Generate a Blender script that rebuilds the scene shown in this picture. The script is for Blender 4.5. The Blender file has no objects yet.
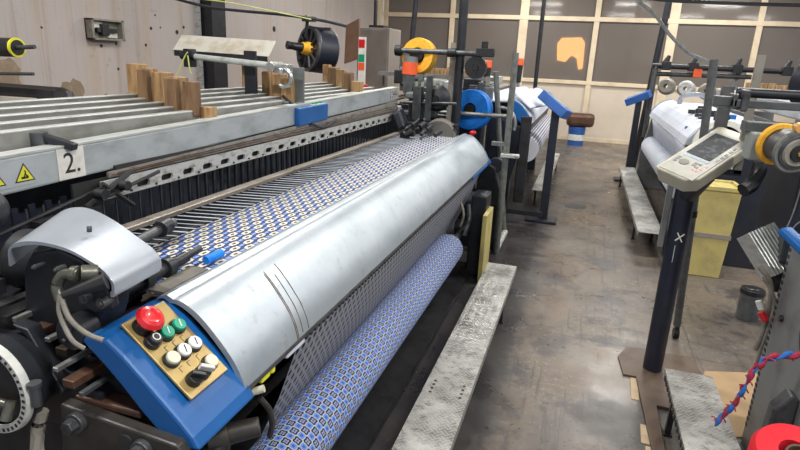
import bpy, bmesh, math, random
from mathutils import Vector, Matrix
random.seed(7)
S = bpy.context.scene
COL = S.collection
PI = math.pi

# ------------------------------------------------------------------ materials
class NT:
    """small helper to write node trees as expressions"""
    def __init__(s, name):
        s.m = bpy.data.materials.new(name); s.m.use_nodes = True
        s.t = s.m.node_tree; s.n = s.t.nodes; s.l = s.t.links
        s.b = s.n['Principled BSDF']
    def put(s, sock, v):
        if isinstance(v, bpy.types.NodeSocket): s.l.new(v, sock)
        elif isinstance(v, (tuple, list)) and len(v) == 3 and sock.type == 'RGBA': sock.default_value = (*v, 1)
        else: sock.default_value = v
    def math(s, op, a, b=0.0, c=0.0):
        n = s.n.new('ShaderNodeMath'); n.operation = op
        s.put(n.inputs[0], a); s.put(n.inputs[1], b); s.put(n.inputs[2], c); return n.outputs[0]
    def coord(s, which='Object'):
        return s.n.new('ShaderNodeTexCoord').outputs[which]
    def scale(s, v, sc):
        n = s.n.new('ShaderNodeMapping'); s.l.new(v, n.inputs[0]); n.inputs['Scale'].default_value = sc; return n.outputs[0]
    def noise(s, v, sc, detail=4, rough=.6):
        n = s.n.new('ShaderNodeTexNoise'); s.l.new(v, n.inputs[0]); n.inputs['Scale'].default_value = sc
        n.inputs['Detail'].default_value = detail; n.inputs['Roughness'].default_value = rough; return n.outputs[0]
    def step(s, v, lo, hi):
        n = s.n.new('ShaderNodeMapRange'); n.clamp = True; s.put(n.inputs[0], v)
        n.inputs[1].default_value = lo; n.inputs[2].default_value = hi; return n.outputs[0]
    def mix(s, f, a, b):
        n = s.n.new('ShaderNodeMix'); n.data_type = 'RGBA'
        s.put(n.inputs[0], f); s.put(n.inputs[6], a); s.put(n.inputs[7], b); return n.outputs[2]
    def bump(s, h, st=.3, d=.01):
        n = s.n.new('ShaderNodeBump'); n.inputs['Strength'].default_value = st; n.inputs['Distance'].default_value = d
        s.l.new(h, n.inputs['Height']); s.l.new(n.outputs[0], s.b.inputs['Normal'])
    def sep(s, v):
        n = s.n.new('ShaderNodeSeparateXYZ'); s.l.new(v, n.inputs[0]); return n.outputs
    def set(s, **k):
        for a, v in k.items():
            s.put(s.b.inputs[{'col': 'Base Color', 'rough': 'Roughness', 'metal': 'Metallic', 'spec': 'Specular IOR Level',
                              'coat': 'Coat Weight', 'trans': 'Transmission Weight', 'alpha': 'Alpha', 'emit': 'Emission Color', 'es': 'Emission Strength'}[a]], v)

def mk(name, c, rough=.5, metal=0, c2=None, ns=12, lo=.45, hi=.7, stretch=(1, 1, 1), bump=0, coat=0, spec=.5):
    t = NT(name)
    c2 = c2 or tuple(x * .72 for x in c)
    v = t.scale(t.coord(), stretch)
    n = t.noise(v, ns)
    t.set(col=t.mix(t.step(n, lo, hi), c, c2), rough=rough, metal=metal, coat=coat, spec=spec)
    if bump: t.bump(t.noise(v, ns * 4), bump, .004)
    return t.m

M = {}
M['dark_iron'] = mk('dark_iron', (.025, .026, .03), .5, .3, (.008, .008, .009), 9)
M['black_metal'] = mk('black_metal', (.016, .018, .024), .42, .2, (.03, .03, .032), 14)
M['navy_metal'] = mk('navy_metal', (.012, .015, .028), .4, 0, (.02, .022, .03), 14)
M['mid_iron'] = mk('mid_iron', (.09, .095, .1), .45, .5, (.035, .035, .035), 14)
M['grey_green'] = mk('grey_green_paint', (.17, .19, .19), .45, .1, (.09, .1, .1), 8)
M['grey_paint'] = mk('grey_paint', (.2, .21, .21), .45, .1, (.12, .12, .12), 6)
M['steel'] = mk('steel', (.5, .51, .5), .35, .8, (.3, .3, .28), 20, bump=.1)
M['galv'] = mk('galvanised_pipe', (.25, .26, .26), .45, .5, (.13, .13, .13), 30)
M['alu'] = mk('aluminium_bar', (.62, .64, .62), .38, .45, (.42, .44, .42), 9, stretch=(3, .6, 3))
M['frame_grey'] = mk('frame_grey', (.3, .3, .28), .5, .3, (.2, .2, .18), 7, stretch=(2, 1, 2))
M['rail_grey'] = mk('stained_rail', (.3, .29, .27), .5, .2, (.15, .12, .09), 16, stretch=(1, 1, 2.5))
M['dusty_alu'] = mk('dusty_sheet', (.55, .53, .47), .5, .2, (.4, .34, .25), 9)
M['bar_grey'] = mk('bar_grey', (.085, .09, .095), .45, .3, (.05, .05, .055), 9)
M['dark_green_grey'] = mk('dark_green_grey', (.09, .105, .105), .45, .2, (.05, .055, .055), 9)
M['post_grey'] = mk('post_grey', (.13, .135, .135), .45, .4, (.075, .075, .075), 20)
M['tan_dark'] = mk('dusty_dark_plate', (.14, .13, .11), .6, 0, (.07, .065, .06), 10)
M['post_light'] = mk('grey_green_pipe', (.19, .2, .185), .45, .4, (.11, .11, .1), 20)
M['housing'] = mk('pale_green_grey', (.25, .28, .26), .5, 0, (.18, .2, .19), 9)
M['beam'] = mk('beam_paint', (.44, .475, .49), .4, .25, (.3, .32, .33), 5, stretch=(2, 1, 2), bump=.06)
M['perf'] = mk('worn_white_metal', (.5, .51, .5), .45, .2, (.2, .17, .13), 16, .5, .72, stretch=(1, 1, 2.5))
M['wood'] = mk('oiled_wood', (.43, .27, .12), .55, 0, (.19, .1, .04), 7, .38, .66, stretch=(5, 5, .9))
M['wood_dark'] = mk('dark_oiled_wood', (.2, .115, .055), .55, 0, (.11, .055, .028), 7, stretch=(5, 5, .9))
M['reedcap'] = mk('worn_brown_bar', (.34, .3, .26), .4, .5, (.14, .12, .1), 8, stretch=(3, .5, 3))
M['rust'] = mk('rusty_brown_iron', (.12, .06, .038), .45, .35, (.045, .028, .022), 7)
M['oily_plate'] = mk('oily_grey_plate', (.055, .05, .045), .45, .4, (.025, .022, .02), 9)
M['hood'] = mk('silver_hood_paint', (.36, .395, .45), .36, .35, (.3, .33, .38), 5, coat=.2)
M['blue'] = mk('blue_plastic', (.006, .1, .33), .42, 0, (.005, .08, .27), 6)
M['blue_pad'] = mk('blue_pad_plastic', (.03, .12, .4), .4, 0, (.02, .09, .3), 6)
M['blue_yarn'] = mk('blue_yarn', (.0, .2, .75), .6, 0, (.0, .14, .55), 40, stretch=(1, 1, 1), bump=.3)
M['yellow_yarn'] = mk('yellow_yarn', (.85, .45, .03), .7, 0, (.7, .32, .02), 40, bump=.3)
M['orange'] = mk('orange_plastic', (.85, .12, .03), .5, 0, (.7, .08, .02), 10)
M['red'] = mk('red_plastic', (.62, .012, .02), .3, 0, (.5, .01, .015), 10, coat=.3)
M['green'] = mk('green_plastic', (.0, .3, .17), .35, 0, (.0, .25, .14), 10)
M['white'] = mk('white_plastic', (.75, .75, .7), .4, 0, (.6, .6, .52), 10)
M['cream'] = mk('cream_plastic', (.62, .6, .45), .4, 0, (.5, .47, .36), 10)
M['black'] = mk('black_plastic', (.015, .015, .016), .35, 0, (.025, .025, .025), 10)
M['gold'] = mk('gold_plate', (.42, .3, .11), .38, .4, (.3, .2, .08), 9)
M['ink'] = mk('printed_ink', (.02, .02, .02), .6, 0, (.03, .03, .03), 10)
M['paper'] = mk('paper_label', (.74, .73, .68), .6, 0, (.6, .58, .52), 18)
M['yellow_sign'] = mk('yellow_sticker', (.75, .72, .03), .5, 0, (.68, .62, .03), 18)
M['sticker'] = mk('grey_sticker', (.4, .43, .46), .5, 0, (.34, .37, .4), 12)
M['beige'] = mk('beige_plastic', (.46, .435, .345), .45, 0, (.35, .32, .24), 7)
M['face'] = mk('keypad_face', (.4, .395, .34), .5, 0, (.33, .32, .27), 12)
M['keyblue'] = mk('pale_blue_key', (.3, .45, .62), .5, 0, (.26, .4, .56), 12)
M['cable'] = mk('grey_cable', (.22, .2, .17), .5, 0, (.13, .12, .1), 20)
M['cable_black'] = mk('black_cable', (.02, .022, .03), .5, 0, (.03, .03, .035), 20)
M['string'] = mk('yellow_green_string', (.6, .65, .2), .7, 0, (.5, .55, .15), 20)
M['brass'] = mk('brass_fitting', (.16, .16, .13), .35, .7, (.08, .08, .065), 25)
M['orange_knob'] = mk('orange_brass_knob', (.7, .38, .12), .35, .3, (.55, .28, .08), 20)
M['tan'] = mk('tan_dusty_plate', (.26, .24, .2), .6, 0, (.14, .13, .11), 10)
M['yellow_box'] = mk('dirty_yellow_paint', (.56, .47, .17), .55, 0, (.4, .34, .15), 6, bump=.1)
M['cardboard'] = mk('cardboard', (.42, .28, .15), .8, 0, (.35, .23, .12), 6)
M['brownboard'] = mk('dirty_brown_board', (.12, .08, .055), .5, 0, (.06, .04, .03), 6)
M['cabinet'] = mk('brown_grey_cabinet', (.25, .215, .19), .6, 0, (.19, .165, .145), 5, stretch=(1, 1, .5))
M['board'] = mk('brown_plywood', (.2, .11, .07), .6, 0, (.15, .08, .05), 6)
M['frame_wood'] = mk('cream_window_wood', (.72, .6, .43), .6, 0, (.6, .49, .35), 3)
M['panel'] = mk('cream_wall_panel', (.64, .555, .45), .65, 0, (.57, .49, .4), 1.5)
M['white_cloth'] = mk('white_blue_sheet', (.62, .66, .74), .6, 0, (.5, .55, .66), 6)
M['rope_red'] = mk('maroon_rope', (.4, .03, .07), .8, 0, (.25, .02, .05), 30)
M['rope_blue'] = mk('blue_rope', (.02, .15, .5), .8, 0, (.02, .1, .35), 30)
M['red_yarn'] = mk('red_yarn', (.8, .015, .03), .65, 0, (.62, .01, .02), 50, bump=.3)
M['curtain'] = mk('dark_blue_drape', (.02, .035, .09), .8, 0, (.012, .02, .05), 4, stretch=(4, 1, .3))
M['bin'] = mk('grey_metal_bin', (.16, .17, .18), .4, .3, (.1, .1, .1), 12)
M['yarnlight'] = mk('pale_yarn', (.5, .54, .6), .6, 0, (.42, .46, .52), 30)
M['torn'] = mk('torn_card', (.5, .38, .24), .8, 0, (.4, .3, .2), 12)
M['greytape'] = mk('tape_white', (.6, .6, .56), .5, 0, (.45, .44, .4), 20)

def glowing(name, c, st):
    t = NT(name); t.set(col=c, emit=c, es=st); return t.m
M['lamp'] = glowing('fluorescent_tube', (1, .98, .92), 9)
M['emissive'] = glowing('door_reflection_glow', (1, .48, .12), 8.0)  # glow standing in for a bright door reflected in the pane

def screen():
    t = NT('dim_screen'); v = t.coord(); n = t.noise(v, 30, 2)
    t.set(col=t.mix(t.step(n, .52, .6), (.045, .048, .055), (.1, .11, .115)), rough=.6, spec=.12); return t.m
M['screen'] = screen()

def floor_mat():
    t = NT('worn_oily_concrete'); v = t.coord()
    a = t.noise(v, .9, 6, .65); b = t.noise(v, 7, 6, .75); c = t.noise(v, 30, 5, .75); d = t.noise(v, 2.3, 6, .7); e = t.noise(v, 1.7, 5, .75)
    scr = t.noise(t.scale(v, (14, .7, 1)), 2.2, 4, .7)
    col = t.mix(t.step(a, .36, .66), (.175, .135, .1), (.105, .092, .08))
    col = t.mix(t.math('MULTIPLY', t.step(b, .47, .62), .55), col, (.085, .075, .07))
    col = t.mix(t.math('MULTIPLY', t.step(d, .53, .58), .7), col, (.045, .042, .045))
    pale = t.math('MULTIPLY', t.step(c, .54, .66), t.step(e, .46, .6))
    col = t.mix(t.math('MULTIPLY', pale, .5), col, (.4, .37, .33))
    col = t.mix(t.math('MULTIPLY', t.step(scr, .58, .61), .55), col, (.05, .045, .045))
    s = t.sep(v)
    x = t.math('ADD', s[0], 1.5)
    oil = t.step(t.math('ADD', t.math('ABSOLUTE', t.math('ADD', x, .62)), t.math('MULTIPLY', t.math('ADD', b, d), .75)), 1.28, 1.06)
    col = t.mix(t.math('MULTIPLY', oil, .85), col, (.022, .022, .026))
    j = None
    for ax, per, off in ((1, 1.62, .0), (0, 1.7, .62)):
        w = t.math('ADD', s[ax], t.math('MULTIPLY', d, .03))
        f = t.math('ABSOLUTE', t.math('SUBTRACT', t.math('FRACT', t.math('DIVIDE', t.math('ADD', w, off), per)), .5))
        k = t.step(f, .496, .499)
        j = k if j is None else t.math('MAXIMUM', j, k)
    col = t.mix(t.math('MULTIPLY', j, .7), col, (.04, .025, .018))
    t.set(col=col); t.set(spec=.55)
    t.l.new(t.mix(t.step(e, .4, .65), (.27, .27, .27), (.55, .55, .55)), t.b.inputs['Roughness'])
    t.bump(c, .2, .004); return t.m
M['floor'] = floor_mat()

def wall_mat():
    t = NT('stained_plaster'); v = t.coord()
    streak = t.noise(t.scale(v, (1, 2.2, .16)), 2.4, 4); st2 = t.noise(t.scale(v, (1, 4, .1)), 3.2, 3); big = t.noise(v, .5, 3); fine = t.noise(v, 9, 5)
    col = t.mix(t.step(big, .35, .7), (.47, .42, .40), (.41, .37, .35))
    col = t.mix(t.math('MULTIPLY', t.step(streak, .52, .68), .5), col, (.43, .33, .22))
    col = t.mix(t.math('MULTIPLY', t.step(st2, .58, .68), .3), col, (.26, .18, .12))
    col = t.mix(t.math('MULTIPLY', t.step(fine, .62, .72), .35), col, (.25, .2, .17))
    t.set(col=col, rough=.8); t.bump(fine, .15, .01); return t.m
M['wall'] = wall_mat()
M['plaster_hole'] = mk('bare_brown_plaster', (.25, .19, .13), .9, 0, (.33, .26, .18), 12, bump=.3)

def glass_mat():
    t = NT('dusty_window_glass'); v = t.coord(); n = t.noise(t.scale(v, (1, 1, .5)), 1.2, 2)
    t.set(col=t.mix(t.step(n, .35, .7), (.245, .212, .185), (.235, .203, .177)), rough=.06, spec=.6)
    tr = t.n.new('ShaderNodeBsdfTransparent'); tr.inputs[0].default_value = (.75, .72, .7, 1)
    mx = t.n.new('ShaderNodeMixShader'); mx.inputs[0].default_value = .42
    t.l.new(t.b.outputs[0], mx.inputs[1]); t.l.new(tr.outputs[0], mx.inputs[2])
    t.l.new(mx.outputs[0], t.n['Material Output'].inputs[0]); return t.m
M['glass'] = glass_mat()

def cover_mat():
    t = NT('brushed_worn_cover'); v = t.coord()
    a = t.noise(v, 4, 6, .65); b = t.noise(v, 17, 5, .7)
    col = t.mix(t.step(a, .35, .7), (.46, .51, .56), (.37, .42, .46))
    col = t.mix(t.math('MULTIPLY', t.step(b, .58, .72), .45), col, (.3, .27, .22))
    t.set(col=col, metal=.55); rr = t.step(b, -.5, 1.9); t.l.new(rr, t.b.inputs['Roughness']); t.bump(a, .15, .01); return t.m
M['cover'] = cover_mat()

def tread_mat():
    t = NT('tread_plate'); v = t.coord(); s = t.sep(v)
    a = t.noise(v, 5, 5); b = t.noise(v, 26, 5)
    p = 22.0
    u = t.math('MULTIPLY', t.math('ADD', s[0], s[1]), p); w = t.math('MULTIPLY', t.math('SUBTRACT', s[0], s[1]), p)
    chk = t.math('GREATER_THAN', t.math('MULTIPLY', t.math('SINE', t.math('MULTIPLY', u, PI)), t.math('SINE', t.math('MULTIPLY', w, PI))), 0.0)
    l1 = t.math('SINE', t.math('MULTIPLY', u, PI * 4)); l2 = t.math('SINE', t.math('MULTIPLY', w, PI * 4))
    h = t.math('ADD', t.math('MULTIPLY', chk, l1), t.math('MULTIPLY', t.math('SUBTRACT', 1.0, chk), l2)); h = t.step(h, .1, .9)
    base = t.mix(t.step(a, .4, .65), (.52, .515, .49), (.19, .18, .165))
    base = t.mix(t.math('MULTIPLY', t.step(b, .5, .68), .75), base, (.08, .075, .07))
    t.set(col=t.mix(t.math('MULTIPLY', h, .45), base, (.55, .55, .53)), metal=.4, rough=.34); t.bump(h, .6, .003); return t.m
M['tread'] = tread_mat()

def ell(t, fu, fv, cu, cv, ru, rv):
    a = t.math('DIVIDE', t.math('SUBTRACT', fu, cu), ru); b = t.math('DIVIDE', t.math('SUBTRACT', fv, cv), rv)
    return t.math('SQRT', t.math('ADD', t.math('MULTIPLY', a, a), t.math('MULTIPLY', b, b)))

def lattice(t, off):
    uv = t.sep(t.coord('UV'))
    fu = t.math('SUBTRACT', t.math('FRACT', t.math('ADD', uv[0], off)), .5)
    fv = t.math('SUBTRACT', t.math('FRACT', t.math('ADD', uv[1], off)), .5)
    return fu, fv

def cloth_front():
    t = NT('medallion_cloth'); col = (.012, .028, .13)
    for off in (0, .5):
        fu, fv = lattice(t, off)
        d = ell(t, fu, fv, 0, 0, .31, .2)
        ang = t.math('ARCTAN2', fv, fu)
        d = t.math('ADD', d, t.math('MULTIPLY', t.math('COSINE', t.math('MULTIPLY', ang, 8.0)), .09))
        col = t.mix(t.math('LESS_THAN', d, 1.0), col, (.68, .64, .5))
        col = t.mix(t.math('LESS_THAN', d, .45), col, (.02, .018, .02))
    for ou, ov in ((.5, 0), (0, .5)):
        uv = t.sep(t.coord('UV'))
        fu = t.math('ABSOLUTE', t.math('SUBTRACT', t.math('FRACT', t.math('ADD', uv[0], ou)), .5)); fv = t.math('ABSOLUTE', t.math('SUBTRACT', t.math('FRACT', t.math('ADD', uv[1], ov)), .5))
        m = t.math('MULTIPLY', t.math('LESS_THAN', fu, .11), t.math('LESS_THAN', fv, .1))
        m = t.math('MULTIPLY', m, t.math('GREATER_THAN', fu, .02))
        col = t.mix(m, col, (.25, .42, .85))
    t.set(col=col, rough=.7); return t.m
M['cloth'] = cloth_front()

def cloth_roll():
    t = NT('rolled_floral_cloth'); col = (.12, .27, .78)
    for off in (0, .5):
        fu, fv = lattice(t, off)
        ang = t.math('ARCTAN2', fv, fu)
        d = t.math('ADD', ell(t, fu, fv, 0, 0, .27, .27), t.math('MULTIPLY', t.math('COSINE', t.math('MULTIPLY', ang, 4.0)), .16))
        col = t.mix(t.math('LESS_THAN', d, 1.2), col, (.62, .6, .5))
        col = t.mix(t.math('LESS_THAN', d, 1.0), col, (.008, .01, .035))
        col = t.mix(t.math('LESS_THAN', d, .52), col, (.42, .5, .78))
        col = t.mix(t.math('LESS_THAN', d, .26), col, (.01, .012, .04))
    for ou, ov in ((.5, 0), (0, .5)):
        uv = t.sep(t.coord('UV'))
        fu = t.math('SUBTRACT', t.math('FRACT', t.math('ADD', uv[0], ou)), .5); fv = t.math('SUBTRACT', t.math('FRACT', t.math('ADD', uv[1], ov)), .5)
        au = t.math('ABSOLUTE', fu); av = t.math('ABSOLUTE', fv)
        m = t.math('LESS_THAN', t.math('MAXIMUM', t.math('ABSOLUTE', t.math('SUBTRACT', au, .045)), t.math('ABSOLUTE', t.math('SUBTRACT', av, .045))), .035)
        col = t.mix(m, col, (.01, .012, .045))
    t.set(col=col, rough=.75); return t.m
M['rollcloth'] = cloth_roll()

def cloth_back():
    t = NT('cloth_reverse_side'); uv = t.sep(t.coord('UV'))
    fu = t.math('SUBTRACT', t.math('FRACT', uv[0]), .5); fv = t.math('SUBTRACT', t.math('FRACT', uv[1]), .5)
    d = ell(t, fu, fv, 0, 0, .3, .26)
    col = t.mix(t.math('LESS_THAN', d, 1.0), (.26, .27, .3), (.012, .014, .028))
    line = t.math('GREATER_THAN', t.math('ABSOLUTE', fv), .44)
    col = t.mix(line, col, (.1, .11, .17))
    t.set(col=col, rough=.8); return t.m
M['clothback'] = cloth_back()

def stripe_mat():
    t = NT('striped_white_cloth'); uv = t.sep(t.coord('UV'))
    k = t.math('GREATER_THAN', t.math('FRACT', t.math('MULTIPLY', uv[1], 1.0)), .55)
    t.set(col=t.mix(k, (.6, .6, .64), (.16, .15, .24)), rough=.7); return t.m
M['stripe'] = stripe_mat()

# ------------------------------------------------------------------ geometry helpers
class MB:
    def __init__(s): s.bm = bmesh.new(); s.uv = s.bm.loops.layers.uv.new('UVMap')
    def box(s, x0, x1, y0, y1, z0, z1, rot=None, about=None):
        r = bmesh.ops.create_cube(s.bm, size=1); vs = r['verts']
        for v in vs: v.co = Vector(((x0 + x1) / 2 + v.co.x * (x1 - x0), (y0 + y1) / 2 + v.co.y * (y1 - y0), (z0 + z1) / 2 + v.co.z * (z1 - z0)))
        if rot:
            c = Vector(about or ((x0 + x1) / 2, (y0 + y1) / 2, (z0 + z1) / 2))
            for v in vs: v.co = c + rot @ (v.co - c)
        return s
    def obox(s, c, u, v, w, hu, hv, hw):
        """box by centre, three axis vectors and half sizes"""
        r = bmesh.ops.create_cube(s.bm, size=2); c = Vector(c)
        for q in r['verts']: q.co = c + Vector(u) * q.co.x * hu + Vector(v) * q.co.y * hv + Vector(w) * q.co.z * hw
        return s
    def cyl(s, p0, p1, r0, r1=None, n=20, cap=True):
        p0 = Vector(p0); p1 = Vector(p1); d = p1 - p0; r1 = r0 if r1 is None else r1
        q = d.to_track_quat('Z', 'Y').to_matrix()
        A = []; B = []
        for i in range(n):
            a = 2 * PI * i / n; e = q @ Vector((math.cos(a), math.sin(a), 0))
            A.append(s.bm.verts.new(p0 + e * r0)); B.append(s.bm.verts.new(p1 + e * r1))
        for i in range(n):
            f = s.bm.faces.new((A[i], A[(i + 1) % n], B[(i + 1) % n], B[i])); f.smooth = True
        if cap: s.bm.faces.new(A[::-1]); s.bm.faces.new(B)
        return s
    def tube(s, pts, r, n=8, smooth=True):
        pts = [Vector(p) for p in pts]
        if smooth and len(pts) > 2:
            out = []
            for i in range(len(pts) - 1):
                a = pts[max(i - 1, 0)]; b = pts[i]; c = pts[i + 1]; d = pts[min(i + 2, len(pts) - 1)]
                for k in range(5):
                    t = k / 5
                    out.append(.5 * ((2 * b) + (-a + c) * t + (2 * a - 5 * b + 4 * c - d) * t * t + (-a + 3 * b - 3 * c + d) * t ** 3))
            out.append(pts[-1]); pts = out
        rings = []; up = Vector((0.13, .2, 1)).normalized()
        for i, p in enumerate(pts):
            d = (pts[min(i + 1, len(pts) - 1)] - pts[max(i - 1, 0)]).normalized()
            x = d.cross(up)
            if x.length < .05: x = d.cross(Vector((1, 0, 0)))
            x.normalize(); y = d.cross(x)
            rr = r if not callable(r) else r(i / (len(pts) - 1))
            rings.append([s.bm.verts.new(p + x * math.cos(2 * PI * k / n) * rr + y * math.sin(2 * PI * k / n) * rr) for k in range(n)])
        for a, b in zip(rings, rings[1:]):
            for k in range(n):
                f = s.bm.faces.new((a[k], a[(k + 1) % n], b[(k + 1) % n], b[k])); f.smooth = True
        s.bm.faces.new(rings[0][::-1]); s.bm.faces.new(rings[-1]); return s
    def prism(s, prof, y0, y1, axis='Y', smooth=False):
        """closed polygon in XZ (or YZ for axis X, XY for axis Z) pushed along an axis"""
        def P(a, b, t): return {'Y': (a, t, b), 'X': (t, a, b), 'Z': (a, b, t)}[axis]
        A = [s.bm.verts.new(P(a, b, y0)) for a, b in prof]; B = [s.bm.verts.new(P(a, b, y1)) for a, b in prof]
        n = len(prof)
        for i in range(n):
            f = s.bm.faces.new((A[i], A[(i + 1) % n], B[(i + 1) % n], B[i])); f.smooth = smooth
        s.bm.faces.new(A[::-1]); s.bm.faces.new(B); return s
    def lathe(s, prof, c, axis, n=32):
        """prof: (radius, height) pairs round an axis through c"""
        q = Vector(axis).to_track_quat('Z', 'Y').to_matrix(); c = Vector(c); rings = []
        for r, h in prof:
            rings.append([s.bm.verts.new(c + q @ Vector((r * math.cos(2 * PI * k / n), r * math.sin(2 * PI * k / n), h))) for k in range(n)])
        for a, b in zip(rings, rings[1:]):
            for k in range(n):
                f = s.bm.faces.new((a[k], a[(k + 1) % n], b[(k + 1) % n], b[k])); f.smooth = True
        return s
    def ball(s, c, r, sc=(1, 1, 1)):
        v = bmesh.ops.create_uvsphere(s.bm, u_segments=18, v_segments=12, radius=r)['verts']
        for q in v: q.co = Vector((c[0] + q.co.x * sc[0], c[1] + q.co.y * sc[1], c[2] + q.co.z * sc[2]))
        for q in v:
            for f in q.link_faces: f.smooth = True
        return s
    def sheet(s, prof, y0, y1, pu, pv, ny=24, th=.003, wob=0):
        """a cloth strip: open profile in XZ pushed along Y, with UVs in pattern repeats"""
        L = [0]
        for a, b in zip(prof, prof[1:]): L.append(L[-1] + math.dist(a, b))
        g = []
        for j in range(ny + 1):
            y = y0 + (y1 - y0) * j / ny
            g.append([s.bm.verts.new((x + wob * math.sin(j * 1.7 + i), y, z + wob * math.sin(j * 2.1 + i * 2))) for i, (x, z) in enumerate(prof)])
        for j in range(ny):
            for i in range(len(prof) - 1):
                f = s.bm.faces.new((g[j][i], g[j][i + 1], g[j + 1][i + 1], g[j + 1][i])); f.smooth = True
                for lp, (jj, ii) in zip(f.loops, ((j, i), (j, i + 1), (j + 1, i + 1), (j + 1, i))):
                    lp[s.uv].uv = ((y0 + (y1 - y0) * jj / ny) / pu, L[ii] / pv)
        return s

def wloc(o):
    v = Vector((0, 0, 0))
    while o: v += o.location; o = o.parent
    return v

def obj(name, mb, mat, parent=None, bevel=0, solid=0, fix=True):
    bm = mb.bm
    if fix: bmesh.ops.recalc_face_normals(bm, faces=bm.faces)
    me = bpy.data.meshes.new(name)
    o = bpy.data.objects.new(name, me); COL.objects.link(o)
    if parent:
        off = wloc(parent); o.parent = parent
    else:
        xs = [v.co for v in bm.verts]
        off = Vector(((min(v.x for v in xs) + max(v.x for v in xs)) / 2, (min(v.y for v in xs) + max(v.y for v in xs)) / 2, min(v.z for v in xs)))
        o.location = off
    for v in bm.verts: v.co -= off
    if any(f.smooth for f in bm.faces):
        for e_ in bm.edges:
            if len(e_.link_faces) == 2 and e_.calc_face_angle(0) > .62: e_.smooth = False
    bm.to_mesh(me); bm.free(); me.materials.append(M[mat] if isinstance(mat, str) else mat)
    if solid:
        k = o.modifiers.new('thickness', 'SOLIDIFY'); k.thickness = solid; k.offset = 0
    if bevel:
        k = o.modifiers.new('bevel', 'BEVEL'); k.width = bevel; k.segments = 2; k.limit_method = 'ANGLE'; k.angle_limit = .7
    return o

def tag(o, label, cat, group=None, kind=None):
    o['label'] = label; o['category'] = cat
    if group: o['group'] = group
    if kind: o['kind'] = kind
    return o

def thing(name, loc, label, cat, group=None):
    o = bpy.data.objects.new(name, None); COL.objects.link(o); o.location = loc; o.empty_display_size = .05
    return tag(o, label, cat, group)

def struct(name, mb, mat, **k):
    o = obj(name, mb, mat, **k); o['kind'] = 'structure'; return o

def dup(root, loc, label=None):
    r = root.copy(); COL.objects.link(r); r.location = loc
    if label: r['label'] = label
    for ch in list(root.children):
        c = ch.copy(); COL.objects.link(c); c.parent = r
        for g in ch.children:
            d = g.copy(); COL.objects.link(d); d.parent = c
    return r

def text_bm(body, size, origin, right, up, depth=.001):
    """letters as raised mesh; right/up are world vectors"""
    cu = bpy.data.curves.new('lettering', 'FONT'); cu.body = body; cu.size = size; cu.extrude = depth; cu.align_x = 'CENTER'; cu.align_y = 'CENTER'; cu.resolution_u = 3
    o = bpy.data.objects.new('lettering', cu); COL.objects.link(o)
    me = o.to_mesh().copy(); bpy.data.objects.remove(o)
    mb = MB(); mb.bm.from_mesh(me)
    R = Vector(right).normalized(); U = Vector(up).normalized(); N = R.cross(U)
    for v in mb.bm.verts: v.co = Vector(origin) + R * v.co.x + U * v.co.y + N * v.co.z
    return mb

# ------------------------------------------------------------------ camera
cd = bpy.data.cameras.new('camera'); cam = bpy.data.objects.new('camera', cd); COL.objects.link(cam)
cd.sensor_width = 36; cd.lens = 571 / 800 * 36; cd.clip_start = .02
R_, U_, B_ = Vector((.9512, .30525, .04517)), Vector((-.12749, .25545, .95838)), Vector((.28101, -.91737, .2819))
m = Matrix.Identity(4)
for i, v in enumerate((R_, U_, B_)):
    for k in range(3): m[k][i] = v[k]
m.translation = (0, 0, 1.75); cam.matrix_world = m
S.camera = cam

# ------------------------------------------------------------------ the hall
WX = -5.2; BY = 14.6; CZ = 4.7
struct('floor', MB().box(-6, 9, -3, BY + 12, -.1, 0), 'floor')
struct('ceiling', MB().box(WX - .1, 9, -3, BY + 9, CZ, CZ + .1), 'panel')
struct('wall_left', MB().box(WX - .15, WX, -3, BY, 0, CZ), 'wall')
MX = [-5.1, -3.37, -1.63, .02, 1.64, 3.33, 5.05, 6.8, 8.5]
b = MB().box(WX, 9, BY, BY + .06, 0, 1.32)
struct('wall_back', b, 'panel')
fr = MB()
for z, h in ((1.36, .045), (2.78, .05), (4.1, .05)): fr.box(WX, 9, BY - .05, BY + .07, z - h, z + h)
for x in MX: fr.box(x - (.1 if x in (-1.63, 1.64) else .06), x + (.1 if x in (-1.63, 1.64) else .06), BY - .045, BY + .065, 0, CZ)
struct('window_1', fr, 'frame_wood', bevel=.008)
for i, (a, c) in enumerate(zip(MX, MX[1:])):
    for z0, z1 in ((1.405, 2.73), (2.83, 4.05)):
        p = MB().box(a + .045, c - .045, BY, BY + .008, z0, z1); struct('window_%d' % (i * 2 + (2 if z0 < 2 else 3)), p, 'glass')
sk = MB().box(WX, 9, BY - .02, BY, 0, .09); struct('baseboard_back', sk, 'frame_wood')
# pillar and trims on the left wall
tag(obj('steel_column', MB().box(WX, WX + .2, 7.1, 7.42, 0, CZ), 'black_metal'), 'dark vertical steel column against the stained left wall', 'column')
struct('trim_1', MB().box(WX, WX + .05, 6.98, 7.06, 0, CZ), 'perf')
struct('trim_2', MB().box(WX, WX + .12, BY - .5, BY - .3, 0, CZ), 'frame_wood')
def blob(c, ry, rz, seed):
    random.seed(seed); pts = []
    for k in range(22):
        a = 2 * PI * k / 22; q = .75 + .35 * random.random(); pts.append((c[0] + ry * q * math.cos(a), c[1] + rz * q * math.sin(a)))
    return MB().prism(pts, WX - .01, WX + .004, 'X')
struct('trim_3', blob((4.12, 1.43), .2, .17, 3), 'plaster_hole')
struct('trim_4', blob((4.87, 1.22), .16, .15, 5), 'plaster_hole')
random.seed(7)
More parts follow.
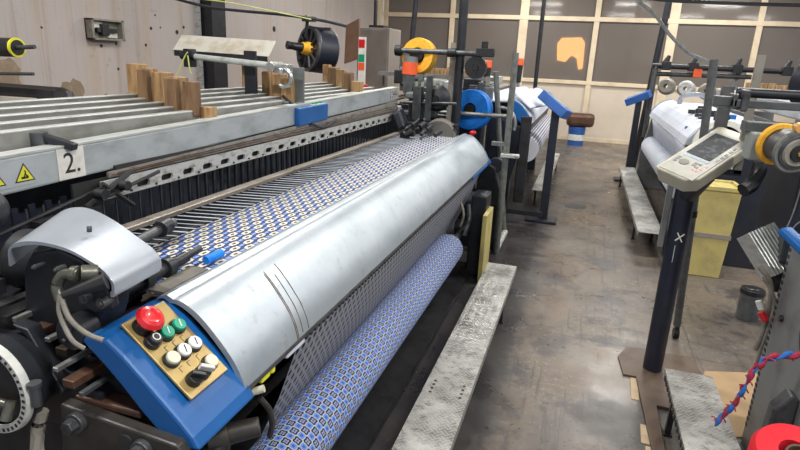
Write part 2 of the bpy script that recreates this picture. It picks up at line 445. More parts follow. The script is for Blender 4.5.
# little wall holes
hb = MB()
for (y, z, q_) in ((4.59, 1.87, .012), (5.6, 1.96, .018), (5.32, 1.72, .02), (5.54, 1.75, .018), (6.13, 1.95, .02), (6.61, 1.93, .03), (6.02, 1.75, .018), (5.54, 1.47, .016), (5.32, 1.18, .02), (9.12, 2.11, .05), (6.22, 2.11, .012), (6.3, 1.97, .012), (6.75, 2.0, .02)):
    hb.cyl((WX - .01, y, z), (WX + .004, y, z), q_, n=7)
struct('trim_5', hb, 'black_metal')

# electrical box on the wall
t = thing('junction_box', (WX, 5.35, 1.78), 'open metal junction box mounted on the stained wall', 'electrical box')
b = MB().box(WX, WX + .02, 5.12, 5.58, 1.78, 2.0)
for a in ((5.12, 5.15, 1.78, 2.0), (5.55, 5.58, 1.78, 2.0), (5.12, 5.58, 1.78, 1.8), (5.12, 5.58, 1.98, 2.0)): b.box(WX, WX + .1, *a)
obj('backbox', b, 'tan', t, bevel=.003)
obj('contact_block', MB().box(WX + .02, WX + .07, 5.22, 5.5, 1.86, 1.91).box(WX + .02, WX + .08, 5.28, 5.38, 1.83, 1.95), 'black', t, bevel=.003)
obj('terminal_strip', MB().box(WX + .02, WX + .04, 5.2, 5.32, 1.9, 1.97).box(WX + .02, WX + .04, 5.4, 5.53, 1.81, 1.86), 'white', t)

# ceiling lights (tube fixtures; the window panes mirror the front row)
n = 0
LP = [(1.1, .2), (3.8, .2), (6.4, .2), (-2.2, .6), (-2.0, 4.6), (1.2, 5.2), (4.2, 5.2), (-2.6, 9.4), (.9, 10), (4.2, 10), (-1.5, 12.9), (2.2, 12.9)]  # last pair is added, unseen, to brighten the back wall panels
l0 = None
for i, (x, y) in enumerate(LP):
    if l0 is None:
        l0 = thing('ceiling_light', (x, y, 4.05), 'long fluorescent batten lamp hanging above the looms', 'ceiling light', 'fluorescent battens over the hall')
        obj('housing', MB().box(x - .62, x + .62, y - .06, y + .06, 4.05, 4.1), 'white', l0)
        obj('suspension', MB().cyl((x - .5, y, 4.1), (x - .5, y, CZ), .006, n=6).cyl((x + .5, y, 4.1), (x + .5, y, CZ), .006, n=6), 'cable_black', l0)
        obj('tube', MB().cyl((x - .58, y - .035, 4.03), (x + .58, y - .035, 4.03), .016, n=10).cyl((x - .58, y + .035, 4.03), (x + .58, y + .035, 4.03), .016, n=10), 'lamp', l0)
    else: dup(l0, (x, y, 4.05))
    L = bpy.data.lights.new('lamp_light', 'AREA'); L.shape = 'RECTANGLE'; L.size = 1.2; L.size_y = .14; L.energy = 78; L.color = (1, .985, .95)
    o = bpy.data.objects.new('lamp_light', L); COL.objects.link(o); o.location = (x, y, 4.0)

# ------------------------------------------------------------------ the big loom on the left
LM = thing('weaving_loom', (-1.5, 2.9, 0), 'large silver rapier loom marked 2 with woven blue patterned cloth', 'loom')
def P(name, mb, mat, parent=LM, **k): return obj(name, mb, mat, parent, **k)
YN, YF = 1.17, 5.22
# cover: closed curved section
def dense(p, n=4):
    out = []
    for i in range(len(p) - 1):
        a, b, c, d = [Vector(q) for q in (p[max(i - 1, 0)], p[i], p[i + 1], p[min(i + 2, len(p) - 1)])]
        for k in range(n):
            t = k / n; v = .5 * ((2 * b) + (-a + c) * t + (2 * a - 5 * b + 4 * c - d) * t * t + (-a + 3 * b - 3 * c + d) * t ** 3); out.append((v.x, v.y))
    return out + [p[-1]]
outer = [(-1.03, 1.085), (-1.03, 1.1), (-1.005, 1.108), (-.985, 1.098), (-.965, 1.098), (-.93, 1.083), (-.89, 1.052), (-.85, 1.01), (-.81, .96), (-.785, .915), (-.77, .872)]
inner = [(x - .012, z - .012) for x, z in outer[1:]][::-1]
P('front_cover', MB().prism(outer[1:3] + dense(outer[3:]) + dense(inner), YN, YF - .02, smooth=True), 'cover')
P('cover_seam', MB().box(-.989, -.984, YN + .02, YF - .03, 1.094, 1.0985), 'oily_plate')
P('cover_lip', MB().box(-.785, -.768, YN, YF, .862, .876), 'mid_iron')
# scratches worn into the cover
sc = MB()
def arc(t):
    k = t * (len(outer) - 3) + 2; i = int(min(k, len(outer) - 2)); f = k - i
    return outer[i][0] * (1 - f) + outer[i + 1][0] * f, outer[i][1] * (1 - f) + outer[i + 1][1] * f
for y, t0, t1 in ((1.47, .45, 1.0), (1.478, .43, 1.0), (1.51, .5, .97), (1.55, .42, .98)):
    pts = []
    for k in range(14):
        x, z = arc(t0 + (t1 - t0) * k / 13); pts.append((x + .0005, y + .05 * (k / 13 - 1) * -.6, z + .0008))
    sc.tube(pts, .0019, 5)
P('scratch', sc, 'brownboard')
# blue panel caps
def cap(y0, y1):
    top = [(-1.075, 1.072), (-1.045, 1.085), (-1.02, 1.09), (-.995, 1.085), (-.95, 1.052), (-.9, 1.006), (-.85, .958), (-.8, .91), (-.77, .877), (-.752, .845)]
    bot = [(-.80, .84), (-.86, .862), (-.91, .91), (-.96, .965), (-1.01, 1.015), (-1.05, 1.05)]
    return MB().prism(top + bot, y0, y1)
cp = P('control_panel', cap(.945, YN + .02), 'blue', bevel=.008)
uu = Vector((.2, 0, -.17)).normalized(); nn = Vector((.17, 0, .2)).normalized(); yy = Vector((0, 1, 0))
pc = Vector((-.908, 1.072, 1.0135))
def on(a, c, h=0): return pc + uu * a + yy * c + nn * h
obj('panel_plate', MB().obox(on(0, .0, .0065), uu, yy, nn, .125, .075, .004), 'gold', cp, bevel=.002)
def button(a, c, mat, r=.0185, h=.02, ring='black', mark=None):
    k = obj('button', MB().cyl(on(a, c, .008), on(a, c, .008 + h * .6), r * 1.25, r * 1.18), ring, cp, bevel=.002)
    obj('button_cap', MB().cyl(on(a, c, .008 + h * .6), on(a, c, .009 + h), r, r * .95), mat, cp, bevel=.002)
    if mark:
        o = on(a, c, .0098 + h)
        obj('button_mark', text_bm(mark, .03, o, yy + uu * .45, -uu + yy * .45, .0004), 'white' if mat in ('green', 'black') else 'ink', cp)
# emergency stop
e = obj('emergency_stop', MB().cyl(on(-.09, -.035, .006), on(-.09, -.035, .035), .028, .024), 'black', cp, bevel=.002)
obj('stop_head', MB().lathe([(0, .062), (.014, .061), (.02, .064), (.03, .06), (.036, .05), (.03, .038), (.02, .032)], on(-.09, -.035, 0), nn), 'red', cp)
button(-.045, -.048, 'black', .017, .028, mark='O')
button(-.045, .0, 'green', mark='I'); button(-.045, .045, 'green', mark='I')
button(.018, -.042, 'cream'); button(.018, .0, 'white', mark='I'); button(.018, .042, 'white', mark='I')
button(.082, .04, 'cream')
for c in (-.035, .0):
    obj('selector_switch', MB().cyl(on(.09, c, .008), on(.09, c, .03), .021, .019), 'black', cp, bevel=.002)
    obj('switch_handle', MB().obox(on(.09, c, .036), (uu + yy).normalized(), (uu - yy).normalized(), nn, .019, .005, .01), 'black' if c else 'greytape', cp, bevel=.002)
bx = MB()
for a, c in ((-.012, -.03), (-.012, 0), (-.012, .03), (.052, -.04), (.052, -.01), (.052, .025)):
    bx.obox(on(a, c, .0108), uu, yy, nn, .007, .0008, .0003).obox(on(a - .007, c + .005, .0108), uu, yy, nn, .0008, .006, .0003)
lg_ = obj('panel_legend', bx, 'ink', cp); lg_['kind'] = 'stuff'
fc = P('far_end_cap', cap(YF - .03, YF + .05), 'blue', bevel=.01)
obj('stop_button', MB().cyl((-.96, 5.23, 1.07), (-.95, 5.23, 1.1), .02).ball((-.945, 5.23, 1.115), .032, (1, 1, .6)), 'red', fc)
P('blue_trim', MB().box(-.80, -.76, 4.4, YF + .02, .845, .868), 'blue', bevel=.004)
# finger guard with rag bits beneath the cover near the panel
P('cover_hinge', MB().cyl((-.785, 1.21, .835), (-.748, 1.225, .85), .011), 'cream')
rg = MB()
P('rag_strip', MB().box(-.80, -.775, 1.26, 1.31, .835, .866).box(-.79, -.77, 1.31, 1.33, .84, .866), 'yellow_sign', bevel=.006)
P('rag_end', MB().box(-.80, -.77, 1.4, 1.52, .842, .872), 'white_cloth', bevel=.006)
# breast beam, sand roller and lower girders
P('breast_beam', MB().box(-1.2, -.98, 1.0, 5.25, .82, .99), 'black_metal', bevel=.01)
P('take_up_roller', MB().cyl((-.9, 1.12, .8), (-.9, 5.2, .8), .06, n=24), 'dark_iron')
P('lower_girder', MB().box(-1.25, -1.05, .9, 4.9, .05, .2), 'dark_iron', bevel=.01)
P('lower_girder', MB().box(-2.3, -2.1, .9, 4.9, .05, .25), 'dark_iron', bevel=.01)
P('drip_tray', MB().box(-2.1, -.74, 1.3, 4.7, .012, .05), 'dark_iron')
P('under_shield', MB().box(-1.32, -1.3, 1.2, 5.25, .2, .85), 'dark_iron')
def side(y0, y1):
    return MB().prism([(-2.5, 0), (-2.5, 1.25), (-1.75, 1.32), (-1.6, 1.0), (-1.25, .98), (-.98, .95), (-.72, .8), (-.66, .6), (-.66, 0), (-1.0, 0), (-1.05, .25), (-2.0, .25), (-2.1, 0)], y0, y1)
P('side_frame', side(5.28, 5.4), 'black_metal', bevel=.01)
P('side_frame', MB().prism([(-2.5, 0), (-2.5, 1.2), (-1.75, 1.22), (-1.5, .78), (-.78, .76), (-.78, .62), (-1.12, .55), (-1.12, .25), (-2.0, .25), (-2.1, 0)], 1.0, 1.1), 'dark_iron', bevel=.01)
P('yellow_guard_strip', MB().box(-.655, -.62, 4.36, 4.68, .02, .58), 'yellow_box', bevel=.004)
P('outer_leg', MB().box(-.78, -.655, 4.5, 4.75, .0, .7), 'black_metal', bevel=.01)
for (y, z, r) in ((4.9, .72, .05), (4.9, .55, .09), (4.9, .3, .07)): P('drive_gear', MB().cyl((-1.0, y, z), (-.82, y, z), r), 'mid_iron')
P('curved_link', MB().tube([(-.8, 4.5, .62), (-.78, 4.45, .5), (-.8, 4.4, .38)], .02), 'mid_iron')
P('brass_hoop', MB().tube([(-.93, 4.5, .66), (-.86, 4.45, .64), (-.82, 4.42, .55), (-.84, 4.42, .45)], .011), 'tan')
# reed and sley
P('reed_cap', MB().box(-1.56, -1.51, 1.25, 5.28, 1.095, 1.115), 'reedcap', bevel=.003)
P('reed', MB().box(-1.54, -1.53, 1.25, 5.28, 1.0, 1.1), 'black_metal')
P('sley_beam', MB().box(-1.6, -1.46, 1.2, 5.28, .9, 1.04), 'dark_iron')
# heald wires: dark vertical slats under the frames
hw = MB(); y = 1.3
while y < 4.9:
    hw.box(-1.70, -1.69, y, y + .022, 1.0, 1.23); y += .062
o = P('heald_wires', hw, 'navy_metal'); o['kind'] = 'stuff'
hw = MB(); y = 1.32
while y < 4.9:
    hw.box(-1.66, -1.655, y, y + .005, 1.02, 1.23); y += .062
o = P('heald_wires', hw, 'mid_iron'); o['kind'] = 'stuff'
P('shed_backing', MB().box(-2.3, -2.28, 1.2, 4.9, .7, 1.33), 'black_metal')
P('warp_sheet', MB().box(-2.28, -1.56, 1.25, 4.85, 1.02, 1.026), 'navy_metal')
# pale warp ends between the reed and the cloth
wp = MB(); y = 1.3
while y < 5.1:
    wp.tube([(-1.51, y - .02, 1.095), (-1.33, y + .03, 1.092)], .0022 + .0006 * math.sin(y * 31), 4, smooth=False)
    y += .052
o = P('warp_yarns', wp, 'yarnlight'); o['kind'] = 'stuff'
# perforated rail with real oblong openings
x0, x1 = -1.635, -1.625
pf = MB().box(x0, x1, 1.603, 5.1, 1.252, 1.268)
def holed(mb, ya, yb, za, zb, hw_, hh, zc):
    n_ = 20; yc = (ya + yb) / 2; H_ = []; O_ = []
    for k in range(n_):
        a = 2 * PI * (k + .5) / n_; c, s_ = math.cos(a), math.sin(a)
        H_.append((yc + (hw_ - hh) * (1 if c > 0 else -1) + hh * c, zc + hh * s_))
        f = min(((yb - ya) / 2) / max(abs(c), 1e-6), ((zb - za) / 2) / max(abs(s_), 1e-6)); O_.append((yc + c * f, (za + zb) / 2 + s_ * f))
    cs = [(ya, za), (yb, za), (yb, zb), (ya, zb)]
    for c_ in cs:
        q_ = min(range(n_), key=lambda k: math.dist(O_[k], c_)); O_[q_] = c_
    vh = [mb.bm.verts.new((x1, *p)) for p in H_]; vo = [mb.bm.verts.new((x1, *p)) for p in O_]
    vb = [mb.bm.verts.new((x0, *p)) for p in H_]
    for k in range(n_):
        m_ = (k + 1) % n_
        mb.bm.faces.new((vh[k], vh[m_], vo[m_], vo[k])); mb.bm.faces.new((vb[k], vb[m_], vh[m_], vh[k]))
y = 1.603
while y < 5.0:
    holed(pf, y, y + .138, 1.2, 1.252, .036, .013, 1.226); y += .138
P('perforated_rail', pf, 'perf', fix=False)
P('rail_upper_strip', MB().prism([(1.66, 1.27), (5.1, 1.27), (5.1, 1.358), (1.66, 1.292)], -1.656, -1.646, 'X'), 'rail_grey')
P('strip_wire', MB().tube([(-1.642, 1.7, 1.285), (-1.642, 5.05, 1.318)], .002, 5, False), 'rust')
P('strip_wire', MB().tube([(-1.642, 1.7, 1.278), (-1.642, 5.05, 1.30)], .002, 5, False), 'rust')
lw = MB().tube([(-1.63, 1.66, 1.285), (-1.63, 5.1, 1.285)], .0025, 5, False).tube([(-1.63, 1.6, 1.265), (-1.63, 5.1, 1.272)], .0025, 5, False)
P('rail_wires', lw, 'rust')
P('rail_backing', MB().box(-1.66, -1.65, 1.7, 5.1, 1.19, 1.31).box(-1.66, -1.65, 1.5, 1.7, 1.19, 1.275), 'ink')
y = 1.741
while y < 4.9:
    P('rail_screw', MB().cyl((-1.627, y, 1.21), (-1.62, y, 1.21), .005, n=8), 'ink'); y += .138
# tilted top beam
bz = lambda y: 1.395 + .02 * (y - 1.2)
def beam(xa, xb, y0, y1, a, c):
    mb = MB().box(xa, xb, y0, y1, 0, 1)
    for v in mb.bm.verts: v.co.z = bz(v.co.y) + (a if v.co.z < .5 else c)
    return mb
P('top_beam', beam(-1.72, -1.66, .6, 5.15, -.11, .005), 'beam', bevel=.008)
P('beam_ledge', beam(-1.722, -1.655, .6, 5.15, .004, .011), 'alu')
fx = -1.6585
z = bz(1.5)
P('number_card', MB().box(fx - .001, fx + .001, 1.46, 1.57, z - .105, z + .002), 'paper')
P('number_print', text_bm('2.', .1, (fx + .0015, 1.517, z - .054), (0, 1, 0), (0, 0, 1), .0006), 'ink')
P('warning_card', MB().box(fx - .001, fx + .001, 1.12, 1.375, bz(1.2) - .088, bz(1.2) - .01), 'sticker')
for yc in (1.235, 1.335):
    zc = bz(1.2) - .055
    w = P('warning_triangle', MB().prism([(yc - .036, zc - .022), (yc + .036, zc - .022), (yc, zc + .038)], fx, fx + .0016, 'X'), 'ink')
    obj('triangle_field', MB().prism([(yc - .029, zc - .018), (yc + .029, zc - .018), (yc, zc + .03)], fx, fx + .0022, 'X'), 'yellow_sign', w)
    obj('triangle_symbol', MB().box(fx, fx + .0028, yc - .013, yc + .012, zc - .013, zc - .006).tube([(fx + .003, yc - .006, zc - .01), (fx + .003, yc + .002, zc + .004), (fx + .003, yc + .001, zc + .014)], .0022, 5).tube([(fx + .003, yc - .001, zc + .003), (fx + .003, yc + .01, zc - .006)], .002, 5), 'ink', w)
# latch over the beam and small bolts
P('beam_latch', MB().obox((-1.69, 1.5, bz(1.5) + .02), Vector((.9, .25, -.25)).normalized(), Vector((-.25, .95, 0)).normalized(), Vector((.2, .1, 1)).normalized(), .06, .018, .012), 'black_metal', bevel=.004)
P('latch_seat', MB().cyl((-1.75, 1.48, bz(1.5)), (-1.75, 1.48, bz(1.5) + .05), .03), 'mid_iron')
P('frame_guide', MB().box(-1.80, -1.745, 1.14, 1.24, 1.36, 1.452), 'black_metal', bevel=.005)
for i in range(5): P('guide_bolt', MB().cyl((-1.76 - (i % 2) * .03, 1.16 + i * .045, 1.452 + (.012 if i > 1 else 0)), (-1.76 - (i % 2) * .03, 1.16 + i * .045, 1.48), .009, n=6), 'black')
# blue switch box on the beam
zz = bz(3.4) - .035
sw = P('switch_box', beam(-1.70, -1.625, 3.14, 3.55, -.115, -.005), 'blue', bevel=.008)
obj('switch_keys', MB().box(-1.69, -1.64, 3.36, 3.395, zz + .025, zz + .042).box(-1.69, -1.64, 3.41, 3.445, zz + .026, zz + .043).box(-1.69, -1.64, 3.46, 3.495, zz + .027, zz + .044), 'green', sw)
obj('switch_plate', MB().box(-1.698, -1.63, 3.33, 3.51, zz + .02, zz + .034), 'white', sw)
P('switch_cable', MB().tube([(-1.63, 3.3, zz - .08), (-1.61, 3.45, zz - .12), (-1.63, 3.7, zz - .09)], .008), 'cable_black')
P('beam_end_plate', beam(-1.70, -1.652, 4.93, 5.16, -.09, .0), 'perf')
P('beam_end_marks', MB().box(-1.652, -1.6505, 4.98, 5.1, bz(5) - .05, bz(5) - .04).box(-1.652, -1.6505, 4.98, 5.1, bz(5) - .03, bz(5) - .025), 'ink')
# heald frames with wooden end blocks
NF = 5
for i in range(NF):
    x = -1.775 - i * .105
    zt = 1.457 + i * .0115
    h = MB().box(x - .02, x + .02, 1.25 - .03 * i, 5.12 - .06 * i, zt - .13, zt)
    ho = P('heald_frame', h, 'frame_grey')
    obj('frame_top_rail', MB().box(x - .021, x + .021, 1.24 - .03 * i, 5.13 - .06 * i, zt, zt + .007), 'alu', ho, bevel=.002)
    for g, y in enumerate((2.31, 3.27, 4.4)):
        if (i, g) == (3, 1): continue
        y += i * (.03, .058, .082)[g]
        hh = .138 + i * .004 - (.05 if (i, g) == (0, 2) else 0)
        w_ = (.03, .036, .04)[(i + g) % 3]; l_ = (.055, .062, .07)[(i * 2 + g) % 3]
        obj('wooden_block', MB().box(x - w_, x + w_, y, y + l_, zt - .02, zt + hh), 'wood' if (i * 3 + g) % 5 else 'wood_dark', ho, bevel=.003)
        if (i + g) % 2: obj('wooden_block', MB().box(x - w_ + .006, x + w_ + .002, y - .032, y - .004, zt - .02, zt + hh - .006), 'wood_dark' if i % 2 else 'wood', ho, bevel=.003)
P('spare_block', MB().box(-1.765, -1.705, 2.36, 2.43, 1.40, 1.478), 'wood', bevel=.003)
P('spare_block', MB().box(-1.66, -1.65, 2.42, 2.5, 1.19, 1.30), 'wood_dark', bevel=.003)
# bracket with clamp and cross tube
P('tube_bracket', MB().box(-1.79, -1.68, 3.3, 3.315, 1.42, 1.66).box(-1.87, -1.72, 3.16, 3.26, bz(3.2) + .01, bz(3.2) + .025), 'grey_green', bevel=.003)
P('bracket_brace', MB().obox((-1.72, 3.19, 1.455), Vector((.8, 0, -.6)).normalized(), (0, 1, 0), Vector((.6, 0, .8)).normalized(), .06, .008, .006), 'black_metal')
P('tube_clamp', MB().cyl((-1.80, 3.1, 1.66), (-1.80, 3.24, 1.66), .03).box(-1.83, -1.70, 3.13, 3.2, 1.63, 1.68).cyl((-1.74, 3.12, 1.655), (-1.74, 3.12, 1.62), .018), 'steel', bevel=.004)
P('hooked_handle', MB().tube([(-1.72, 3.14, 1.65), (-1.68, 3.13, 1.62), (-1.68, 3.13, 1.57), (-1.72, 3.13, 1.55), (-1.75, 3.13, 1.555)], .013), 'steel')
P('cross_tube', MB().cyl((-2.38, 3.16, 1.695), (-1.80, 3.16, 1.665), .018), 'alu')
P('tube_post', MB().box(-2.05, -1.97, 3.22, 3.24, 1.45, 1.745), 'black_metal')
P('tube_joint', MB().box(-2.42, -2.38, 3.12, 3.2, 1.63, 1.74).cyl((-2.46, 3.16, 1.7), (-2.36, 3.16, 1.7), .028), 'dark_iron', bevel=.004)
# warp beam and back rails
P('warp_beam', MB().cyl((-2.75, 1.2, .7), (-2.75, 4.9, .7), .32, n=40), 'navy_metal')
P('back_rail', MB().box(-2.6, -2.5, 1.0, 5.0, 1.2, 1.3), 'dark_iron', bevel=.01)
# near end drive: hood, gearbox, cables
front = [(-1.298, 1.24), (-1.292, 1.283), (-1.265, 1.303), (-1.22, 1.315), (-1.16, 1.318), (-1.10, 1.312), (-1.05, 1.296), (-1.01, 1.278), (-.985, 1.255), (-.978, 1.235), (-.985, 1.185)]
hin = [(a + (.008 if a < -1.2 else -.008 if a > -1.02 else 0), c - (.008 if -1.28 < a < -.99 else .0)) for a, c in front][::-1]
front = dense(front, 3); hin = dense(hin, 3)
hd = MB().prism([(a, c - .026 * (1 if c > 1.2 else 0)) for a, c in front + hin], .97, 1.2, smooth=True)
for v in hd.bm.verts:
    if v.co.y > 1.1: k_ = min(1, max(0, (v.co.x + 1.22) / .2)); v.co.x -= .062 + .12 * max(0, -(v.co.x + 1.05)); v.co.z += .02 - .045 * k_ * k_ * (3 - 2 * k_)
P('drive_hood', hd, 'hood')
P('hood_screw', MB().cyl((-1.14, 1.07, 1.295), (-1.14, 1.072, 1.309), .006, n=8), 'mid_iron')
gb = MB().prism([(-1.33, .95), (-1.29, 1.2), (-1.26, 1.24), (-1.17, 1.268), (-1.1, 1.25), (-1.06, 1.21), (-1.06, 1.12), (-1.09, 1.04), (-1.2, .97)], 1.0, 1.1)
P('gearbox', gb, 'black_metal', bevel=.008)
P('gear_flange', MB().prism([(-1.06, 1.25), (-1.02, 1.235), (-1.0, 1.19), (-.995, 1.15), (-1.05, 1.13), (-1.1, 1.15), (-1.1, 1.23)], .975, 1.0), 'black_metal', bevel=.006)
for (x, z, r) in ((-1.01, 1.17, .013), (-1.06, 1.172, .012), (-1.13, 1.235, .007), (-1.03, 1.225, .006), (-1.2, 1.23, .006)):
    P('flange_bolt', MB().cyl((x, .955, z), (x, .985, z), r, n=12).cyl((x, .95, z), (x, .958, z), r * .6, n=6), 'mid_iron', bevel=.001)
P('pipe_elbow', MB().tube([(-1.045, .94, 1.243), (-1.08, .935, 1.24), (-1.098, .93, 1.22), (-1.098, .925, 1.2), (-1.085, .92, 1.18)], .013, 14), 'brass')
P('threaded_collar', MB().cyl((-1.045, .945, 1.243), (-1.02, .97, 1.24), .02).cyl((-1.065, .94, 1.242), (-1.05, .942, 1.243), .0185), 'brass', bevel=.002)
P('rubber_boot', MB().cyl((-1.055, .9, 1.205), (-.985, .955, 1.232), .009, .02), 'black')
P('drive_cable', MB().tube([(-1.055, .9, 1.205), (-1.052, .895, 1.19), (-1.03, .89, 1.155), (-.99, .89, 1.13), (-.955, .9, 1.115)], .006), 'cable')
P('drive_cable', MB().tube([(-1.06, .9, 1.21), (-1.06, .89, 1.175), (-1.045, .885, 1.14), (-1.02, .88, 1.11), (-1.0, .89, 1.09)], .0055), 'cable')
P('pulley_boss', MB().cyl((-1.1, .94, 1.08), (-1.1, 1.0, 1.08), .04).cyl((-1.09, .93, 1.095), (-1.09, .94, 1.095), .007, n=6).cyl((-1.11, .93, 1.065), (-1.11, .94, 1.065), .007, n=6), 'black_metal', bevel=.003)
P('hood_shelf', MB().box(-1.8, -1.3, 1.05, 1.4, .95, 1.0), 'dark_iron')
# Y-wise rails low left, drum with tape measure
for (x, z, w, h, mt) in ((-1.42, 1.06, .03, .02, 'mid_iron'), (-1.34, 1.07, .05, .02, 'dark_iron'), (-1.29, 1.075, .014, .014, 'steel'), (-1.235, 1.05, .04, .02, 'rust'), (-1.19, 1.04, .016, .012, 'steel'), (-1.15, 1.015, .035, .02, 'rust'), (-1.11, 1.005, .014, .012, 'steel'), (-1.075, .975, .035, .02, 'rust'), (-1.04, .955, .014, .012, 'mid_iron')):
    P('guide_rail', MB().box(x - w / 2, x + w / 2, .955 if x < -1.13 else .9, 1.3, z - h / 2, z + h / 2), mt, bevel=.002)
P('rail_bed', MB().prism([(-1.6, .8), (-1.6, 1.03), (-1.3, 1.04), (-1.04, .92), (-1.04, .8)], .955, 1.3), 'black_metal')
P('pin_post', MB().cyl((-1.13, .86, .93), (-1.13, .86, .985), .012).cyl((-1.13, .86, .98), (-1.13, .86, .99), .016), 'mid_iron')
dr = P('measuring_drum', MB().cyl((-1.26, .86, .955), (-1.26, .9, .955), .118, n=40).cyl((-1.26, .9, .955), (-1.26, .95, .955), .112, .095, n=40), 'black_metal', bevel=.004)
obj('scale_ring', MB().lathe([(.1, -.002), (.104, -.008), (.12, -.008), (.123, .0), (.123, .01), (.1, .01)], (-1.26, .85, .955), (0, 1, 0), 48), 'greytape', dr)
mk_ = MB()
for k in range(26):
    a = -PI * .6 + k * PI * 1.2 / 25; c, s_ = math.cos(a), math.sin(a)
    mk_.obox((-1.26 + .112 * c, .8415, .955 + .112 * s_), (c, 0, s_), (-s_, 0, c), (0, 1, 0), .0045, .0035, .0006)
obj('scale_marks', mk_, 'ink', dr)
obj('drum_spoke', MB().cyl((-1.28, .83, .94), (-1.18, .84, .925), .01), 'brass', dr)
obj('drum_clamp', MB().cyl((-1.185, .82, .90), (-1.185, .84, .94), .012), 'brass', dr)
P('drum_bracket', MB().prism([(-1.27, 1.08), (-1.22, 1.075), (-1.155, .965), (-1.13, .92), (-1.145, .91), (-1.17, .945), (-1.225, 1.055)], .93, .97), 'black_metal', bevel=.004)
# mounting plate with two bolts under the panel
pl = P('mounting_plate', MB().prism([(-1.16, .60), (-1.13, .9), (-.79, .872), (-.755, .8), (-.75, .6)], .915, .95), 'oily_plate', bevel=.006)
for x, z in ((-1.075, .865), (-.885, .84)):
    obj('plate_bolt', MB().cyl((x, .9, z), (x, .918, z), .026).cyl((x, .878, z), (x, .903, z), .019, n=6), 'mid_iron', pl, bevel=.002)
obj('plate_hole', MB().cyl((-.935, .91, .845), (-.935, .9155, .845), .02), 'ink', pl)
P('copper_bar', MB().box(-1.12, -.92, .95, 1.0, .885, .905).box(-1.1, -.8, .95, 1.06, .84, .868), 'rust', bevel=.005)
P('bent_pipe', MB().tube([(-1.17, .9, .88), (-1.18, .89, .83), (-1.18, .88, .76), (-1.15, .88, .7)], .016), 'tan')
P('roller_shaft', MB().cyl((-.80, 1.12, .76), (-.73, 1.17, .77), .03, .026).cyl((-.84, 1.08, .755), (-.80, 1.12, .76), .042), 'oily_plate', bevel=.004)
P('shaft_link', MB().tube([(-.76, 1.22, .82), (-.74, 1.24, .77), (-.745, 1.26, .71), (-.76, 1.27, .66)], .009), 'oily_plate')
# temple rods above the cloth at the near end
tr = P('temple_rod', MB().cyl((-1.27, 1.1, 1.135), (-1.34, 1.62, 1.15), .017), 'mid_iron')
obj('rod_clamp', MB().cyl((-1.30, 1.33, 1.142), (-1.306, 1.37, 1.143), .028).box(-1.35, -1.3, 1.33, 1.36, 1.13, 1.15), 'black_metal', tr)
obj('rod_clamp', MB().cyl((-1.322, 1.53, 1.15), (-1.33, 1.58, 1.152), .028).cyl((-1.36, 1.57, 1.16), (-1.30, 1.56, 1.15), .014), 'black_metal', tr)
tm = P('temple_head', MB().cyl((-1.12, 1.12, 1.11), (-1.12, 1.4, 1.125), .018).cyl((-1.12, 1.4, 1.125), (-1.12, 1.47, 1.13), .011), 'black_metal')
obj('temple_ring', MB().cyl((-1.12, 1.2, 1.12), (-1.12, 1.23, 1.12), .034), 'black_metal', tm, bevel=.002)
obj('temple_ring', MB().cyl((-1.12, 1.3, 1.12), (-1.12, 1.33, 1.12), .03), 'black_metal', tm, bevel=.002)
obj('temple_tip', MB().cyl((-1.12, 1.385, 1.125), (-1.12, 1.4, 1.126), .0135), 'orange', tm)
P('temple_plate', MB().box(-1.1, -1.04, 1.2, 1.4, 1.09, 1.098), 'tan_dark')
P('blue_tie', MB().cyl((-1.07, 1.43, 1.11), (-1.06, 1.5, 1.115), .014), 'blue_yarn')
# linkage under the beam near end
lk = MB().tube([(-1.62, 1.1, 1.17), (-1.62, 1.6, 1.25)], .006, 6, False).tube([(-1.6, 1.5, 1.2), (-1.6, 1.72, 1.29)], .01, 6, False).tube([(-1.6, 1.72, 1.16), (-1.6, 1.58, 1.27)], .009, 6, False)
lk.cyl((-1.6, 1.55, 1.24), (-1.56, 1.55, 1.24), .018).cyl((-1.6, 1.66, 1.25), (-1.56, 1.66, 1.25), .018).box(-1.62, -1.58, 1.3, 1.55, 1.13, 1.2).tube([(-1.6, 1.6, 1.22), (-1.58, 1.85, 1.27)], .007, 6, False)
P('selvedge_linkage', lk, 'dark_iron')
P('white_drum', MB().cyl((-1.55, 1.2, 1.12), (-1.45, 1.22, 1.12), .09), 'dark_iron', bevel=.01)
P('near_bulb', MB().ball((-1.42, 1.02, 1.33), .055).cyl((-1.5, 1.03, 1.34), (-1.6, 1.03, 1.34), .04), 'black_metal')
P('near_links', MB().box(-1.66, -1.36, .9, 1.0, 1.12, 1.16).box(-1.46, -1.36, .84, .95, 1.18, 1.24).tube([(-1.4, .85, 1.24), (-1.36, .85, 1.15), (-1.38, .84, 1.05), (-1.45, .84, .98)], .005), 'dark_iron')
# far end: rapier mechanism, black cluster and dusty plate
random.seed(11)
for i in range(34):
    x = -1.5 + .4 * random.random(); y = 4.45 + .65 * random.random(); z = 1.11 + .09 * random.random()
    if i % 2: P('temple_roller', MB().cyl((x, y, z), (x + .05 * random.random(), y + .05, z + .03), .01 + .018 * random.random(), n=12), ('black_metal', 'dark_iron', 'mid_iron')[i % 3], bevel=.003)
    else: P('temple_block', MB().box(x, x + .045, y, y + .06, z - .02, z + .025), ('black_metal', 'dark_iron')[i % 4 // 2], bevel=.003)
P('dusty_guard', MB().cyl((-1.2, 4.95, 1.08), (-1.24, 5.2, 1.08), .15, n=28), 'tan_dark', bevel=.006)
P('far_housing', MB().obox((-1.56, 4.95, 1.22), Vector((.8, .2, .4)).normalized(), Vector((-.2, .97, 0)).normalized(), Vector((-.4, 0, .85)).normalized(), .04, .16, .08), 'navy_metal', bevel=.02)
P('far_drive_body', MB().box(-2.4, -1.3, 5.42, 5.5, .1, 1.15), 'black_metal', bevel=.02)
